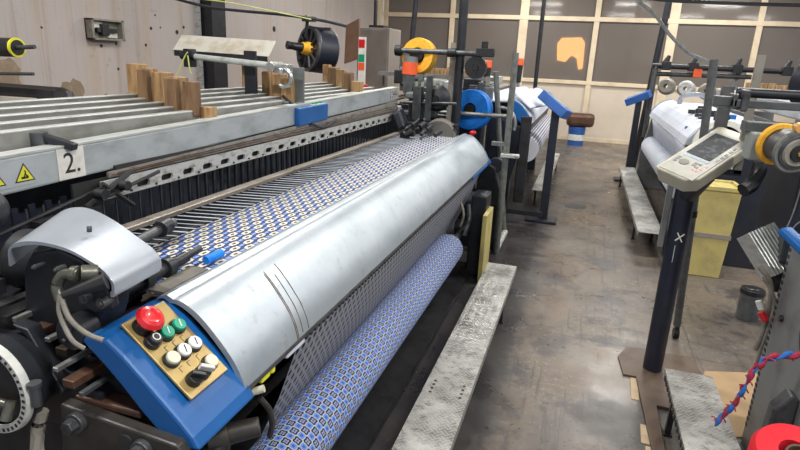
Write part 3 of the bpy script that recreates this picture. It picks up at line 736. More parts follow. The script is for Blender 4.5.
P('far_drive_cover', MB().box(-1.6, -1.35, 5.42, 5.5, 1.2, 1.36).box(-1.6, -1.35, 5.2, 5.4, 1.38, 1.44), 'grey_green', bevel=.015)
P('far_brackets', MB().box(-1.5, -1.42, 5.1, 5.2, 1.2, 1.5).box(-1.38, -1.33, 5.1, 5.15, 1.2, 1.6).cyl((-1.6, 5.15, 1.35), (-1.1, 5.15, 1.37), .014), 'mid_iron', bevel=.004)

# woven cloth on the loom, hanging sheet and roll
c = obj('woven_cloth', MB().sheet([(-1.335, 1.094), (-1.2, 1.092), (-1.05, 1.088), (-1.02, 1.075)], 1.2, 5.15, .085, .062, th=0), 'cloth', solid=.002)
tag(c, 'freshly woven navy and cream medallion cloth stretched flat on the numbered loom', 'cloth')
c = obj('hanging_cloth', MB().sheet([(-.79, .868), (-.80, .80), (-.86, .62), (-.92, .48), (-.972, .36), (-.97, .27)], 1.5, 4.9, .044, .044, th=0), 'clothback', solid=.002)
tag(c, 'grey reverse side of cloth running down from the silver cover to the roll', 'cloth')
fr_ = MB(); y = 1.5
while y < 4.5:
    fr_.box(-.789, -.772, y, y + .014, .845, .872); y += .034
o = obj('selvedge_fringe', fr_, 'cable_black', c); o['kind'] = 'stuff'
rl = thing('cloth_roll', (-.85, 2.5, .25), 'thick roll of light blue floral cloth below the silver cover', 'cloth roll')
rb = MB(); N = 48; rr = .115; cx, cz = -.85, .37
g = []
for y in (.95, 4.05):
    g.append([rb.bm.verts.new((cx + rr * math.cos(2 * PI * k / N), y, cz + rr * math.sin(2 * PI * k / N))) for k in range(N)])
for k in range(N):
    f = rb.bm.faces.new((g[0][k], g[0][(k + 1) % N], g[1][(k + 1) % N], g[1][k])); f.smooth = True
    for lp, (yy_, kk) in zip(f.loops, ((.95, k), (.95, k + 1), (4.05, k + 1), (4.05, k))): lp[rb.uv].uv = (yy_ / .0602, kk / N * 12)
rb.bm.faces.new(g[0][::-1]); rb.bm.faces.new(g[1])
obj('wound_cloth', rb, 'rollcloth', rl, fix=False)
obj('roll_shaft', MB().cyl((cx, .85, cz), (cx, 4.85, cz), .025), 'mid_iron', rl)

# silver channel lamp cover above the frames
t = thing('metal_channel', (-2.4, 3.5, 1.7), 'white angled sheet metal channel propped above the loom frames', 'metal channel')
u = Vector((.98, .1, -.02)).normalized(); w = Vector((-.1, .7, .62)).normalized(); w = (w - u * w.dot(u)).normalized(); nz = u.cross(w)
cc = Vector((-2.31, 3.4, 1.77))
obj('tray', MB().obox(cc, u, w, nz, .34, .075, .003).prism([(-2.69, 1.735), (-2.66, 1.70), (-2.62, 1.70), (-2.64, 1.735)], 3.33, 3.36), 'dusty_alu', t, bevel=.002)
obj('tray_lip', MB().obox(cc - w * .075 - Vector((0, 0, .018)), u, Vector((0, 1, 0)), Vector((0, 0, 1)), .33, .003, .018), 'black_metal', t)
# ------------------------------------------------------------------ tread-plate steps
def step(x0, x1, y0, y1, z, label, legs, holes=True):
    t = thing('step_platform', ((x0 + x1) / 2, (y0 + y1) / 2, 0), label, 'step')
    obj('tread', MB().box(x0, x1, y0, y1, z - .006, z), 'tread', t)
    obj('edge_flange', MB().box(x1 - .004, x1, y0, y1, z - .045, z - .006), 'steel', t)
    obj('edge_flange', MB().box(x0, x0 + .004, y0, y1, z - .045, z - .006), 'steel', t)
    for y in legs:
        for x in (x0 + .015, x1 - .035):
            obj('leg', MB().box(x, x + .025, y, y + .025, 0, z - .01).box(x - .008, x + .033, y - .008, y + .033, 0, .008), 'black_metal', t)
    if holes:
        hb = MB()
        for k in range(4):
            for x in (x0 + .04, x1 - .04): hb.cyl((x, 2.35 + k * .035 + holes * 0, z - .004), (x, 2.35 + k * .035, z + .0008), .008, n=10)
        obj('bolt_holes', hb, 'ink', t)
    return t
step(-.57, -.345, 1.3, 4.3, .22, 'long tread-plate step beside the numbered loom', (1.5, 3.7))
t = step(.575, .80, 1.5, 2.98, .25, 'short worn tread-plate step in the right foreground', (1.7, 2.75), False)
se_ = obj('slotted_edge', (lambda q: [q.box(.571, .576, 1.55 + k * .05, 1.575 + k * .05, .212, .235) for k in range(28)][-1])(MB()), 'ink', t); se_['kind'] = 'stuff'
step(.64, .87, 5.7, 9.6, .25, 'tread-plate step standing before the far right loom', (6.3, 9.2), False)
step(-.49, -.31, 7.1, 10.4, .25, 'narrow tread-plate step beside the middle left loom', (7.4, 10), False)

# ------------------------------------------------------------------ terminal on its post
t = thing('control_terminal', (.59, 3.42, 0), 'beige loom control terminal with screen on a black post', 'control terminal')
obj('post', MB().cyl((.592, 3.42, .012), (.592, 3.42, 1.17), .054, n=32), 'navy_metal', t, bevel=.002)
obj('base_flange', MB().prism([(.42, 3.28), (.75, 3.28), (.88, 3.45), (.84, 3.66), (.46, 3.66), (.40, 3.5)], .0, .012, 'Z'), 'brownboard', t)
obj('conduit', MB().box(.495, .525, 3.4, 3.43, .78, 1.15), 'grey_paint', t, bevel=.004)
sm = MB().obox((.595, 3.365, .86), Vector((.7, 0, .7)), (0, 1, 0), Vector((-.7, 0, .7)), .03, .002, .003).obox((.595, 3.365, .86), Vector((-.5, 0, .85)), (0, 1, 0), Vector((.85, 0, .5)), .03, .002, .003).obox((.58, 3.366, .76), (0, 0, 1), (0, 1, 0), (1, 0, 0), .05, .002, .001)
obj('chalk_mark', sm, 'white', t)
U = Vector((.27, .30, .16)).normalized(); V = Vector((.19, -.14, -.05)); V = (V - U * V.dot(U)).normalized(); W = U.cross(V)
if W.z < 0: W = -W
hc = Vector((.607, 3.187, 1.352))
def hp(a, c, h=0): return hc + U * a + V * c + W * h
hm = MB()
pr = [(-.25, -.085), (-.235, -.108), (.265, -.108), (.28, -.09), (.28, .09), (.265, .108), (-.2, .108), (-.25, .06)]
lo = [(a * .93, c * .9) for a, c in pr]
A = [hm.bm.verts.new(hp(a, c, .0)) for a, c in pr]; Bv = [hm.bm.verts.new(hp(a, c, -.085)) for a, c in lo]
for i in range(8): hm.bm.faces.new((A[i], A[(i + 1) % 8], Bv[(i + 1) % 8], Bv[i]))
hm.bm.faces.new(A); hm.bm.faces.new(Bv[::-1])
hd = obj('terminal_head', hm, 'beige', t, bevel=.008)
obj('face_plate', MB().obox(hp(-.01, 0, .001), U, V, W, .225, .092, .002), 'face', hd, bevel=.002)
obj('screen', MB().obox(hp(.075, -.01, .0035), U, V, W, .12, .064, .0015), 'screen', hd)
for i in range(6): obj('blue_key', MB().obox(hp(-.063, -.068 + i * .024, .0035), U, V, W, .009, .008, .001), 'keyblue', hd)
for i in range(5): obj('grey_key', MB().obox(hp(-.02 + i * .035, .078, .0035), U, V, W, .01, .006, .001), 'mid_iron', hd)
for a, c in ((-.1, -.07), (-.12, -.07), (-.14, -.07), (-.1, .02), (-.12, .02), (-.1, .04), (-.13, .04)): obj('grey_key', MB().obox(hp(a, c, .0035), U, V, W, .007, .008, .001), 'mid_iron', hd)
obj('dial', MB().cyl(hp(-.125, -.03, .002), hp(-.125, -.03, .006), .024).cyl(hp(-.125, -.03, .004), hp(-.125, -.03, .007), .012), 'tan', hd)
for a, c in ((-.155, .04), (-.155, .06), (-.13, .065), (-.1, .07)): obj('red_key', MB().obox(hp(a, c, .0035), U, V, W, .007, .006, .001), 'red', hd)
obj('neck', MB().cyl((.6, 3.4, 1.1), (.64, 3.25, 1.24), .05), 'navy_metal', t)

# boards on the floor
tag(obj('brown_board', MB().prism([(.49, 3.27), (.525, 2.2), (.572, 2.2), (.572, 2.99), (.70, 2.99), (.72, 3.27)], .0, .018, 'Z'), 'brownboard'), 'dirty brown plywood board lying under the terminal post', 'board')
tag(obj('cardboard_sheet', MB().prism([(.9, 3.52), (1.2, 3.62), (1.25, 3.0), (.93, 2.86), (.83, 2.88), (.80, 3.2)], 0, .006, 'Z'), 'cardboard'), 'flat tan cardboard sheet on the floor behind the short step', 'cardboard')
for i, (x, y, L_) in enumerate(((.455, 3.15, .12), (.475, 2.72, .08), (.483, 2.5, .12))):
    tag(obj('paper_scrap', MB().box(x, x + .04, y - L_, y + L_, 0, .004, rot=Matrix.Rotation(-.05, 3, 'Z')), 'torn'), ['long torn tan card strip at the left edge of the brown board near the post', 'torn tan card strip beside the short step, middle of three', 'torn tan card strip nearest the camera beside the short step'][i], 'card scrap', 'torn strips by the board')
tag(obj('manhole_spot', MB().cyl((.05, 7.55, 0), (.05, 7.55, .004), .14, n=24), 'mid_iron'), 'small dark round cover plate set in the aisle floor', 'floor plate')

# ------------------------------------------------------------------ near right loom
t = thing('weaving_loom', (1.4, 2.0, 0), 'near right loom with grey end frame and copper-knobbed feeder', 'loom')
Q = lambda name, mb, mat, par=None, **k: obj(name, mb, mat, par or t, **k)
Q('end_frame', MB().prism([(2.85, 0), (2.85, 1.08), (2.6, 1.1), (2.2, 1.05), (2.2, 0)], .95, 1.02, 'X'), 'grey_paint', bevel=.008)
Q('back_plate', MB().box(1.02, 1.9, 2.78, 2.84, 0, 1.05), 'grey_green', bevel=.006)
sl_ = MB()
for k in range(30): sl_.box(.948, .951, 2.815, 2.84, .1 + k * .031, .117 + k * .031)
Q('edge_slots', sl_, 'ink')
Q('hand_wheel', MB().cyl((.93, 2.36, .8), (.96, 2.36, .8), .12, n=32), 'navy_metal', bevel=.01)
Q('frame_bolt', MB().cyl((.935, 2.72, .72), (.95, 2.72, .72), .016).cyl((.93, 2.6, .2), (.95, 2.6, .2), .02).cyl((.935, 2.45, .95), (.95, 2.45, .95), .014), 'black', bevel=.002)
Q('base_casting', MB().box(.81, 1.3, 1.6, 2.15, 0, .37).box(.9, .98, 2.2, 2.5, .0, .28), 'oily_plate', bevel=.02)
Q('cast_bracket', MB().prism([(.86, .2), (.95, .2), (.95, .53), (.92, .55), (.87, .47)], 2.35, 2.42), 'mid_iron', bevel=.01)
k = Q('blue_end_cap', MB().obox((.895, 2.62, 1.10), Vector((.6, -.6, -.5)).normalized(), Vector((.7, .7, 0)).normalized(), Vector((.35, -.35, .85)).normalized(), .07, .035, .016), 'blue', bevel=.008)
Q('white_end_plate', MB().box(.96, 1.2, 2.45, 2.7, 1.06, 1.09), 'white', bevel=.006)
# finned lamella unit
fn = MB(); fu = Vector((.55, -.35, -.75)).normalized(); fv = Vector((.8, .5, .35)).normalized(); fv = (fv - fu * fv.dot(fu)).normalized(); fw = fu.cross(fv)
for k in range(9): fn.obox(Vector((.955, 3.1, .92)) + fv * (k * .018 - .08) , fu, fv, fw, .115, .003, .05)
fn.obox((.955, 3.12, .91), fu, fv, fw, .11, .085, .01)
Q('lamella_unit', fn, 'alu')
Q('lamella_frame', MB().tube([(.9, 3.0, .86), (.96, 2.98, .78), (.97, 2.96, .6), (.95, 2.95, .45)], .012).tube([(.92, 2.98, .82), (.985, 2.95, .7), (.97, 2.93, .5), (.955, 2.93, .3)], .008), 'cable')
Q('red_plug', MB().cyl((.93, 2.93, .66), (.955, 2.92, .62), .018), 'red', bevel=.003)
Q('white_plug', MB().cyl((.91, 2.94, .71), (.93, 2.93, .67), .015), 'white', bevel=.003)
# crossbars and feeder head
Q('upper_tube', MB().cyl((.66, 3.05, 1.665), (1.9, 3.05, 1.665), .022), 'black_metal')
Q('square_bar', MB().box(.64, 1.9, 2.98, 3.05, 1.6, 1.635), 'bar_grey', bevel=.004)
Q('rear_bar', MB().box(.57, .7, 3.02, 3.08, 1.6, 1.645), 'bar_grey', bevel=.004)
Q('bar_clamp', MB().box(.67, .70, 2.96, 3.08, 1.585, 1.68).box(.64, .66, 2.98, 3.1, 1.59, 1.66), 'mid_iron', bevel=.006)
Q('feeder_mount', MB().box(.68, 1.2, 2.85, 2.95, 1.505, 1.55), 'dark_green_grey', bevel=.004)
Q('feeder_housing', MB().box(.695, .80, 2.8, 2.9, 1.39, 1.51), 'housing', bevel=.01)
Q('head_casting', MB().box(.78, 1.1, 2.72, 2.84, 1.42, 1.54).cyl((.84, 2.7, 1.5), (.84, 2.84, 1.5), .035), 'grey_green', bevel=.012)
fd = Q('yarn_feeder', MB().cyl((.785, 2.8, 1.475), (.83, 2.64, 1.455), .07, n=36), 'mid_iron', bevel=.004)
ax = (Vector((.83, 2.64, 1.455)) - Vector((.785, 2.8, 1.475))).normalized(); c0 = Vector((.785, 2.8, 1.475))
obj('yellow_ring', MB().lathe([(.07, .0), (.086, .0), (.09, .012), (.086, .024), (.07, .024), (.07, 0)], c0 + ax * .02, ax, 40), 'yellow_yarn', fd)
obj('glass_rim', MB().lathe([(.066, 0), (.083, 0), (.087, .01), (.083, .02), (.066, .02), (.066, 0)], c0 + ax * .14, ax, 40), 'post_light', fd)
obj('spool_face', MB().cyl(c0 + ax * .165, c0 + ax * .175, .06, .052, 32), 'tan', fd)
obj('spool_hub', MB().cyl(c0 + ax * .17, c0 + ax * .185, .036, .032, 28), 'black', fd)
obj('hub_pin', MB().cyl(c0 + ax * .18, c0 + ax * .195, .009), 'orange_knob', fd)
for x, z in ((.815, 1.555), (.84, 1.485)):
    Q('copper_knob', MB().cyl((x, 2.66, z), (x + .004, 2.63, z - .003), .02).cyl((x, 2.7, z), (x, 2.66, z), .01), 'orange_knob', bevel=.003)
Q('dark_bobbin', MB().cyl((.98, 3.25, 1.72), (1.06, 3.15, 1.71), .11, n=36), 'navy_metal', bevel=.006)
Q('underside_beam', MB().box(.98, 2.2, 3.0, 3.5, .88, 1.35), 'navy_metal', bevel=.02)
Q('underside_plate', MB().box(.98, 2.2, 3.4, 3.46, .74, .9), 'black_metal')
Q('motor_box', MB().box(1.0, 1.4, 3.1, 3.38, .7, .9), 'dark_iron', bevel=.03)
Q('rubber_hose', MB().tube([(.86, 3.25, 1.38), (.86, 3.2, 1.3), (.83, 3.15, 1.23), (.79, 3.12, 1.2)], .035), 'black_metal')
Q('thin_wire', MB().tube([(.98, 2.97, 1.3), (.97, 2.96, 1.15), (.95, 2.96, 1.03)], .003).tube([(1.0, 2.96, 1.14), (1.04, 2.95, 1.08), (1.02, 2.95, 1.02), (.98, 2.95, 1.05), (1.0, 2.95, 1.11), (1.1, 2.95, 1.16)], .003), 'cable')
# yarn stand on castors (posts)
t2 = thing('yarn_stand', (.78, 3.95, 0), 'grey post stand on a castor behind the beige terminal', 'stand')
obj('post', MB().cyl((.785, 3.95, .09), (.70, 3.95, 1.82), .024), 'post_grey', t2)
obj('post', MB().box(.685, .745, 3.5, 3.53, 1.25, 1.68), 'post_grey', t2)
obj('post', MB().box(.775, .81, 3.3, 3.33, 1.25, 1.84), 'tan', t2)
obj('cross_rail', MB().box(.70, .81, 3.3, 3.96, 1.24, 1.27), 'black_metal', t2)
obj('castor', MB().cyl((.77, 3.95, .035), (.805, 3.95, .035), .035).box(.775, .80, 3.93, 3.97, .035, .09), 'dark_iron', t2)
obj('post_joint', MB().cyl((.748, 3.95, .85), (.746, 3.95, .89), .028), 'dark_iron', t2)
# red yarn spool and rope
t3 = thing('yarn_spool', (.84, 1.98, .4), 'bright red yarn spool with hollow core at the lower right', 'yarn spool')
obj('winding', MB().lathe([(.04, .0), (.11, .0), (.125, .03), (.125, .13), (.11, .16), (.045, .16), (.04, 0)], (.82, 1.99, .41), (-.1, -.35, 1), 40), 'red_yarn', t3)
obj('core', MB().lathe([(.036, -.005), (.04, -.005), (.043, .168), (.036, .168), (.036, -.005)], (.835, 1.98, .40), (-.1, -.35, 1), 28), 'brownboard', t3)
obj('loose_thread', MB().tube([(.8, 1.9, .565), (.86, 2.0, .585), (.93, 2.05, .67)], .002, 5), 'string', t3)
rp = [(.98, 2.27, .80), (.93, 2.3, .76), (.87, 2.32, .73), (.80, 2.34, .69), (.77, 2.36, .62), (.76, 2.38, .53), (.745, 2.4, .44), (.72, 2.42, .36), (.70, 2.44, .29)]
rp = [(a - .0, c_, d) for a, c_, d in rp]
t4 = thing('braided_rope', (.8, 2.35, .26), 'knotted maroon and blue rope hanging beside the grey frame', 'rope')
ra = []; rb_ = []
for i in range(len(rp) - 1):
    for k in range(4):
        f = k / 4; p = Vector(rp[i]).lerp(Vector(rp[i + 1]), f); a = (i * 4 + k) * 1.25
        d = Vector((0, math.cos(a), math.sin(a))) * .009
        ra.append(p + d); rb_.append(p - d)
obj('maroon_strand', MB().tube(ra, lambda f: .008 + .004 * math.sin(f * 60), 7), 'rope_red', t4)
obj('blue_strand', MB().tube(rb_, lambda f: .007 + .004 * math.sin(f * 47 + 1), 7), 'rope_blue', t4)

tf = MB(); random.seed(4)
for i in range(0, len(ra), 2):
    for k in range(3):
        p = ra[i]; d = Vector((random.uniform(-1, 1), random.uniform(-1, 1), random.uniform(-1, 1))) * .022
        tf.tube([p, p + d * .6 + Vector((0, 0, .004)), p + d], .003, 5)
o_ = obj('frayed_ends', tf, 'rope_red', t4); o_['kind'] = 'stuff'
# yellow box and bin
t = thing('yellow_bin', (1.15, 5.55, 0), 'dirty yellow tall box on the floor behind the terminal post', 'box')
obj('shell', MB().prism([(1.0, 0), (1.32, 0), (1.36, .8), (.96, .8)], 5.36, 5.7), 'yellow_box', t, bevel=.012)
obj('rim', MB().box(.95, 1.37, 5.34, 5.37, .78, .82).box(.95, 1.37, 5.69, 5.72, .78, .82).box(.95, .98, 5.36, 5.7, .78, .82).box(1.34, 1.37, 5.36, 5.7, .78, .82), 'yellow_box', t, bevel=.006)
obj('tape_band', MB().box(.985, 1.345, 5.352, 5.36, .36, .40), 'tan', t)
t = thing('waste_canister', (1.35, 4.52, 0), 'small round grey canister with dark lid on the floor', 'canister')
obj('can', MB().cyl((1.35, 4.52, 0), (1.35, 4.52, .2), .075, .08, 28), 'bin', t, bevel=.004)
obj('lid', MB().cyl((1.35, 4.52, .2), (1.35, 4.52, .235), .086, .08, 28).cyl((1.35, 4.52, .235), (1.35, 4.52, .245), .05, .04), 'black', t, bevel=.004)

# ------------------------------------------------------------------ distant looms (built from one routine)
def far_loom(sgn, x, y0, y1, label, covermat, rollmat, zc=1.08):
    t = thing('weaving_loom', (x + sgn * .8, (y0 + y1) / 2, 0), label, 'loom')
    X = lambda d: x + sgn * d
    q = lambda name, mb, mat, **k: obj(name, mb, mat, t, **k)
    prof = [(0, zc), (.02, zc + .07), (.07, zc + .14), (.13, zc + .2), (.2, zc + .235), (.27, zc + .25)]
    pin = [(a + .012, c - .012) for a, c in prof][::-1]
    q('front_cover', MB().prism([(X(a), c) for a, c in prof + pin], y0, y1, smooth=False), covermat)
    q('end_cap', MB().prism([(X(a), c + .008) for a, c in prof] + [(X(.27), zc + .15), (X(.1), zc)], y0 - .06, y0, 'Y'), 'hood' if sgn > 0 else 'blue', bevel=.008)
    q('end_cap', MB().prism([(X(a), c + .008) for a, c in prof] + [(X(.27), zc + .15), (X(.1), zc)], y1, y1 + .06, 'Y'), 'blue', bevel=.008)
    q('breast_beam', MB().box(min(X(.1), X(.3)), max(X(.1), X(.3)), y0, y1, zc - .12, zc), 'black_metal')
    sh = MB().sheet([(X(.02), zc), (X(.06), zc - .12), (X(.1), zc - .35)], y0 + .1, y1 - .1, .05, .05, ny=4); q('hanging_cloth', sh, covermat if sgn > 0 else 'navy_metal', solid=.003)
    rb = MB(); g = []; N = 32; cx, cz, r = X(.08 if sgn > 0 else .05), zc - (.42 if sgn > 0 else .3), .14
    for y in (y0 + .15, y1 - .15): g.append([rb.bm.verts.new((cx + r * math.cos(2 * PI * k / N), y, cz + r * math.sin(2 * PI * k / N))) for k in range(N)])
    for k in range(N):
        f = rb.bm.faces.new((g[0][k], g[0][(k + 1) % N], g[1][(k + 1) % N], g[1][k])); f.smooth = True
        for lp, kk in zip(f.loops, (k, k + 1, k + 1, k)): lp[rb.uv].uv = (0, kk / N * 28)
    rb.bm.faces.new(g[0][::-1]); rb.bm.faces.new(g[1]); q('cloth_roll', rb, rollmat, fix=False)
    for y in (y0 - .12, y1):
        ex = -.16 if sgn < 0 else (.02 if y < y0 else .05)
        q('side_frame', MB().prism([(X(-ex), 0), (X(-ex), .5), (X(.04), zc - .05), (X(.3), zc + .05), (X(1.0), 1.25), (X(1.6), 1.25), (X(1.7), 0)], y, y + .1), 'grey_paint' if sgn > 0 and y > y0 else 'navy_metal', bevel=.01)
    q('inner_shield', MB().box(min(X(.3), X(.35)), max(X(.3), X(.35)), y0, y1, .1, zc), 'black_metal')
    q('woven_sheet', MB().box(min(X(.27), X(.7)), max(X(.27), X(.7)), y0 + .05, y1, zc + .21, zc + .225), 'white_cloth')
    q('reed', MB().box(min(X(.7), X(.75)), max(X(.7), X(.75)), y0, y1, zc, zc + .26), 'dark_iron')
    q('top_beam', MB().box(min(X(.85), X(.97)), max(X(.85), X(.97)), y0 - .1, y1 + .1, 1.38, 1.52), 'beam', bevel=.01)
    for i in range(6): 
        hx = X(1.03 + i * .07)
        h = q('heald_frame', MB().box(hx - .015, hx + .015, y0, y1, 1.36, 1.52), 'alu')
        for yy2 in (y0 + .5, y0 + 1.6, y0 + 2.6): obj('wooden_block', MB().box(hx - .02, hx + .02, yy2 + i * .05, yy2 + i * .05 + .08, 1.5, 1.64), 'wood', h, bevel=.003)
    return t, X, q
tR, X, q = far_loom(1, .93, 5.9, 9.3, 'far right loom covered with white sheeting and blue clips', 'white_cloth', 'white_cloth')
q('black_cluster', (lambda mb: [mb.box(1.15 + .1 * math.sin(i * 2.3), 1.22 + .1 * math.sin(i * 2.3), 5.95 + i * .09, 6.0 + i * .09, 1.31, 1.36 + .03 * math.cos(i * 1.7)) for i in range(12)][-1])(MB()), 'black_metal')
for c_ in ((1.0, 1.06, 5.8, 5.88, 1.0, 1.1), (.98, 1.02, 6.3, 6.36, 1.18, 1.22), (1.3, 1.36, 6.1, 6.2, 1.33, 1.37)): q('blue_clip', MB().box(*c_), 'blue')
q('white_arch', MB().lathe([(.19, 0), (.24, 0), (.24, .05), (.19, .05), (.19, 0)], (1.22, 5.86, 1.1), (0, -1, 0), 32), 'white')
q('arch_hub', MB().cyl((1.22, 5.75, 1.1), (1.22, 5.85, 1.1), .12), 'black_metal')
q('cable_arch', MB().tube([(1.18, 8.4, 1.3), (1.2, 8.4, 1.42), (1.4, 8.4, 1.46), (1.55, 8.4, 1.38)], .03), 'hood')
for i, (x, z) in enumerate(((1.15, 1.5), (1.42, 1.48), (1.7, 1.46))):
    q('yarn_package', MB().lathe([(.03, 0), (.09, 0), (.12, .06), (.12, .14), (.09, .2), (.03, .2), (.03, 0)], (x, 9.6, z), (-.3, -1, .1), 24), ['tan', 'perf', 'tan'][i])
# overhead yarn rail with clamps, far right
t = thing('yarn_rail', (2.4, 9.95, 1.7), 'dark yarn rail with clamps spanning above the far right loom', 'rail')
obj('rail', MB().cyl((.92, 9.95, 1.80), (5.2, 9.95, 1.80), .04), 'black_metal', t)
obj('rail', MB().cyl((.95, 9.95, 1.68), (2.3, 9.95, 1.70), .035), 'mid_iron', t)
for x in (1.12, 1.5, 2.1, 2.75, 3.3):
    obj('clamp', MB().box(x - .07, x + .06, 9.88, 10.02, 1.74, 1.87).cyl((x - .02, 9.95, 1.85), (x + .02, 9.95, 1.96), .05, .025), 'black_metal', t, bevel=.01)
obj('signal_cap', MB().cyl((1.55, 9.8, 1.66), (1.55, 9.8, 1.78), .06, .055), 'orange', t)
obj('signal_cap', MB().cyl((2.85, 9.8, 1.45), (2.85, 9.8, 1.65), .05, .04), 'red', t)
obj('signal_cap', MB().cyl((3.4, 9.8, 1.5), (3.4, 9.8, 1.66), .06, .05), 'red', t)
obj('upright', MB().cyl((.97, 9.95, 0), (.97, 9.95, 1.8), .04), 'post_grey', t)
obj('upright_joint', MB().cyl((.97, 9.95, .55), (.97, 9.95, .7), .055), 'dark_iron', t)
obj('upright', MB().box(3.0, 3.06, 9.9, 9.96, 0, 2.0).box(2.1, 2.15, 10.0, 10.05, 0, 1.95), 'galv', t)
t_, X2, q2 = far_loom(-1, -.52, 6.35, 9.9, 'middle left loom behind the blue yarn spool with pale striped cloth', 'white_cloth', 'stripe', 1.12)
obj('white_sheeting', MB().obox((-.62, 6.75, 1.38), Vector((.75, -.2, -.55)).normalized(), Vector((.2, .97, 0)).normalized(), Vector((.55, 0, .8)).normalized(), .17, .3, .012), 'white_cloth', t_, bevel=.01)
obj('near_plate', MB().box(-.61, -.5, 6.1, 6.15, .3, 1.22), 'dark_iron', t_, bevel=.01)
obj('curved_pipe', MB().tube([(-.85, 6.0, 1.3), (-.72, 6.0, 1.28), (-.66, 6.0, 1.18), (-.66, 6.0, 1.08)], .018), 'galv', t_)
obj('lower_bar', MB().box(-1.1, -.3, 6.3, 6.36, .12, .17), 'black_metal', t_)

# blue pads on black posts
def padstand(x, y, h, ang, label):
    t = thing('pad_stand', (x, y, 0), label, 'control pad')
    obj('base', MB().box(x - .2, x + .15, y - .16, y + .1, 0, .03), 'navy_metal', t, bevel=.008)
    obj('post', MB().box(x - .05, x + .04, y - .04, y + .04, .03, h), 'navy_metal', t, bevel=.006)
    u = Vector((math.cos(ang), -.25, math.sin(ang))).normalized(); v = Vector((0, 1, 0)); v = (v - u * v.dot(u)).normalized(); w = u.cross(v)
    c = Vector((x - .02, y, h + .05))
    obj('pad', MB().obox(c, u, v, w, .18, .14, .055), 'blue_pad', t, bevel=.012)
    obj('pad_screen', MB().obox(c + w * (.057 if w.z > 0 else -.057), u, v, w, .11, .09, .003), 'hood', t)
    return t
padstand(-.29, 6.65, 1.27, -.62, 'blue control pad on a black post beside the middle left loom')
padstand(.80, 9.78, 1.26, .45, 'blue control pad on a black post at the far right loom')

# ------------------------------------------------------------------ yarn creel behind the big loom
t = thing('yarn_creel', (-1.0, 5.3, 0), 'pipe frame yarn creel at the far end of the numbered loom', 'creel')
q = lambda name, mb, mat, **k: obj(name, mb, mat, t, **k)
q('upright', MB().cyl((-.62, 5.18, 0), (-.62, 5.18, 1.83), .028), 'post_light')
q('upright', MB().box(-.98, -.94, 5.9, 5.94, 0, 1.6), 'tan')
q('black_pulley', MB().cyl((-.72, 5.3, .82), (-.72, 5.38, .82), .07), 'black_metal', bevel=.004)
q('rail_bracket', MB().box(-.8, -.66, 5.45, 5.5, .98, 1.02), 'galv', bevel=.004)
q('upright', MB().cyl((-.62, 5.75, 0), (-.84, 5.6, 1.66), .026), 'post_light')
q('upright', MB().box(-1.26, -1.21, 5.46, 5.5, 0, 1.9), 'tan')
q('upright', MB().cyl((-1.62, 5.45, .2), (-1.62, 5.45, 1.72), .02), 'mid_iron')
q('cross_bar', MB().cyl((-1.76, 5.4, 1.81), (-.84, 5.4, 1.81), .024), 'mid_iron')
q('cross_bar', MB().cyl((-1.35, 5.52, 1.25), (-.62, 5.52, 1.26), .02), 'galv')
q('gate_handle', MB().box(-.66, -.5, 5.12, 5.2, .93, .96), 'perf', bevel=.004)
q('foot_bar', MB().cyl((-.62, 5.18, .06), (-.62, 5.75, .06), .03), 'perf')
q('bar_joint', MB().cyl((-1.78, 5.4, 1.81), (-1.72, 5.4, 1.81), .05), 'dark_iron', bevel=.004)
q('bar_joint', MB().cyl((-1.27, 5.4, 1.81), (-1.19, 5.4, 1.81), .04), 'dark_iron', bevel=.004)
q('bar_joint', MB().box(-1.0, -.84, 5.36, 5.44, 1.79, 1.86).cyl((-.93, 5.4, 1.86), (-.93, 5.4, 1.92), .03), 'dark_iron', bevel=.004)
q('arm_brace', MB().obox((-1.63, 5.4, 1.72), Vector((.6, 0, -.8)), (0, 1, 0), Vector((.8, 0, .6)), .1, .01, .02), 'galv')
def cone(name, c, ax, prof, mat, label, core='black', grp=None):
    o = thing(name, c, label, 'yarn spool', grp)
    obj('winding', MB().lathe(prof, c, ax, 36), mat, o)
    r = prof[0][0]; h = max(p[1] for p in prof)
    obj('core', MB().cyl(Vector(c) - Vector(ax).normalized() * .01, Vector(c) + Vector(ax).normalized() * (h + .015), r * .95, r * .85, 20), core, o)
    return o
cone('yarn_spool', (-1.55, 5.52, 1.76), (-.15, -1, .1), [(.075, 0), (.16, 0), (.165, .01), (.165, .1), (.16, .115), (.075, .115), (.075, 0)], 'yellow_yarn', 'yellow yarn ring spool hanging on the pipe crossbar')
cone('yarn_spool', (-1.03, 5.72, 1.28), (-.25, -1, .08), [(.06, 0), (.19, 0), (.195, .01), (.195, .12), (.19, .13), (.065, .13), (.06, 0)], 'blue_yarn', 'big bright blue yarn spool beyond the silver cover')
cone('yarn_spool', (-1.0, 5.45, 1.69), (0, -1, 0), [(.03, 0), (.1, 0), (.105, .02), (.1, .06), (.03, .06), (.03, 0)], 'black', 'flat black disc spool below the creel crossbar')
cone('yarn_spool', (-1.3, 5.3, 1.40), (0, -1, 0), [(.03, 0), (.09, 0), (.12, .05), (.09, .12), (.03, .14), (.03, 0)], 'black_metal', 'dark round spool low between the creel posts')
o = thing('yarn_cone', (-1.62, 5.3, 1.46), 'orange banded grey yarn cone standing left of the yellow spool', 'yarn cone')
obj('cone_body', MB().cyl((-1.62, 5.3, 1.42), (-1.60, 5.3, 1.6), .035, .06), 'bin', o)
obj('orange_band', MB().cyl((-1.60, 5.3, 1.6), (-1.595, 5.3, 1.71), .072, .07), 'orange', o)
obj('cone_top', MB().cyl((-1.595, 5.3, 1.71), (-1.59, 5.3, 1.76), .07, .06), 'bin', o)
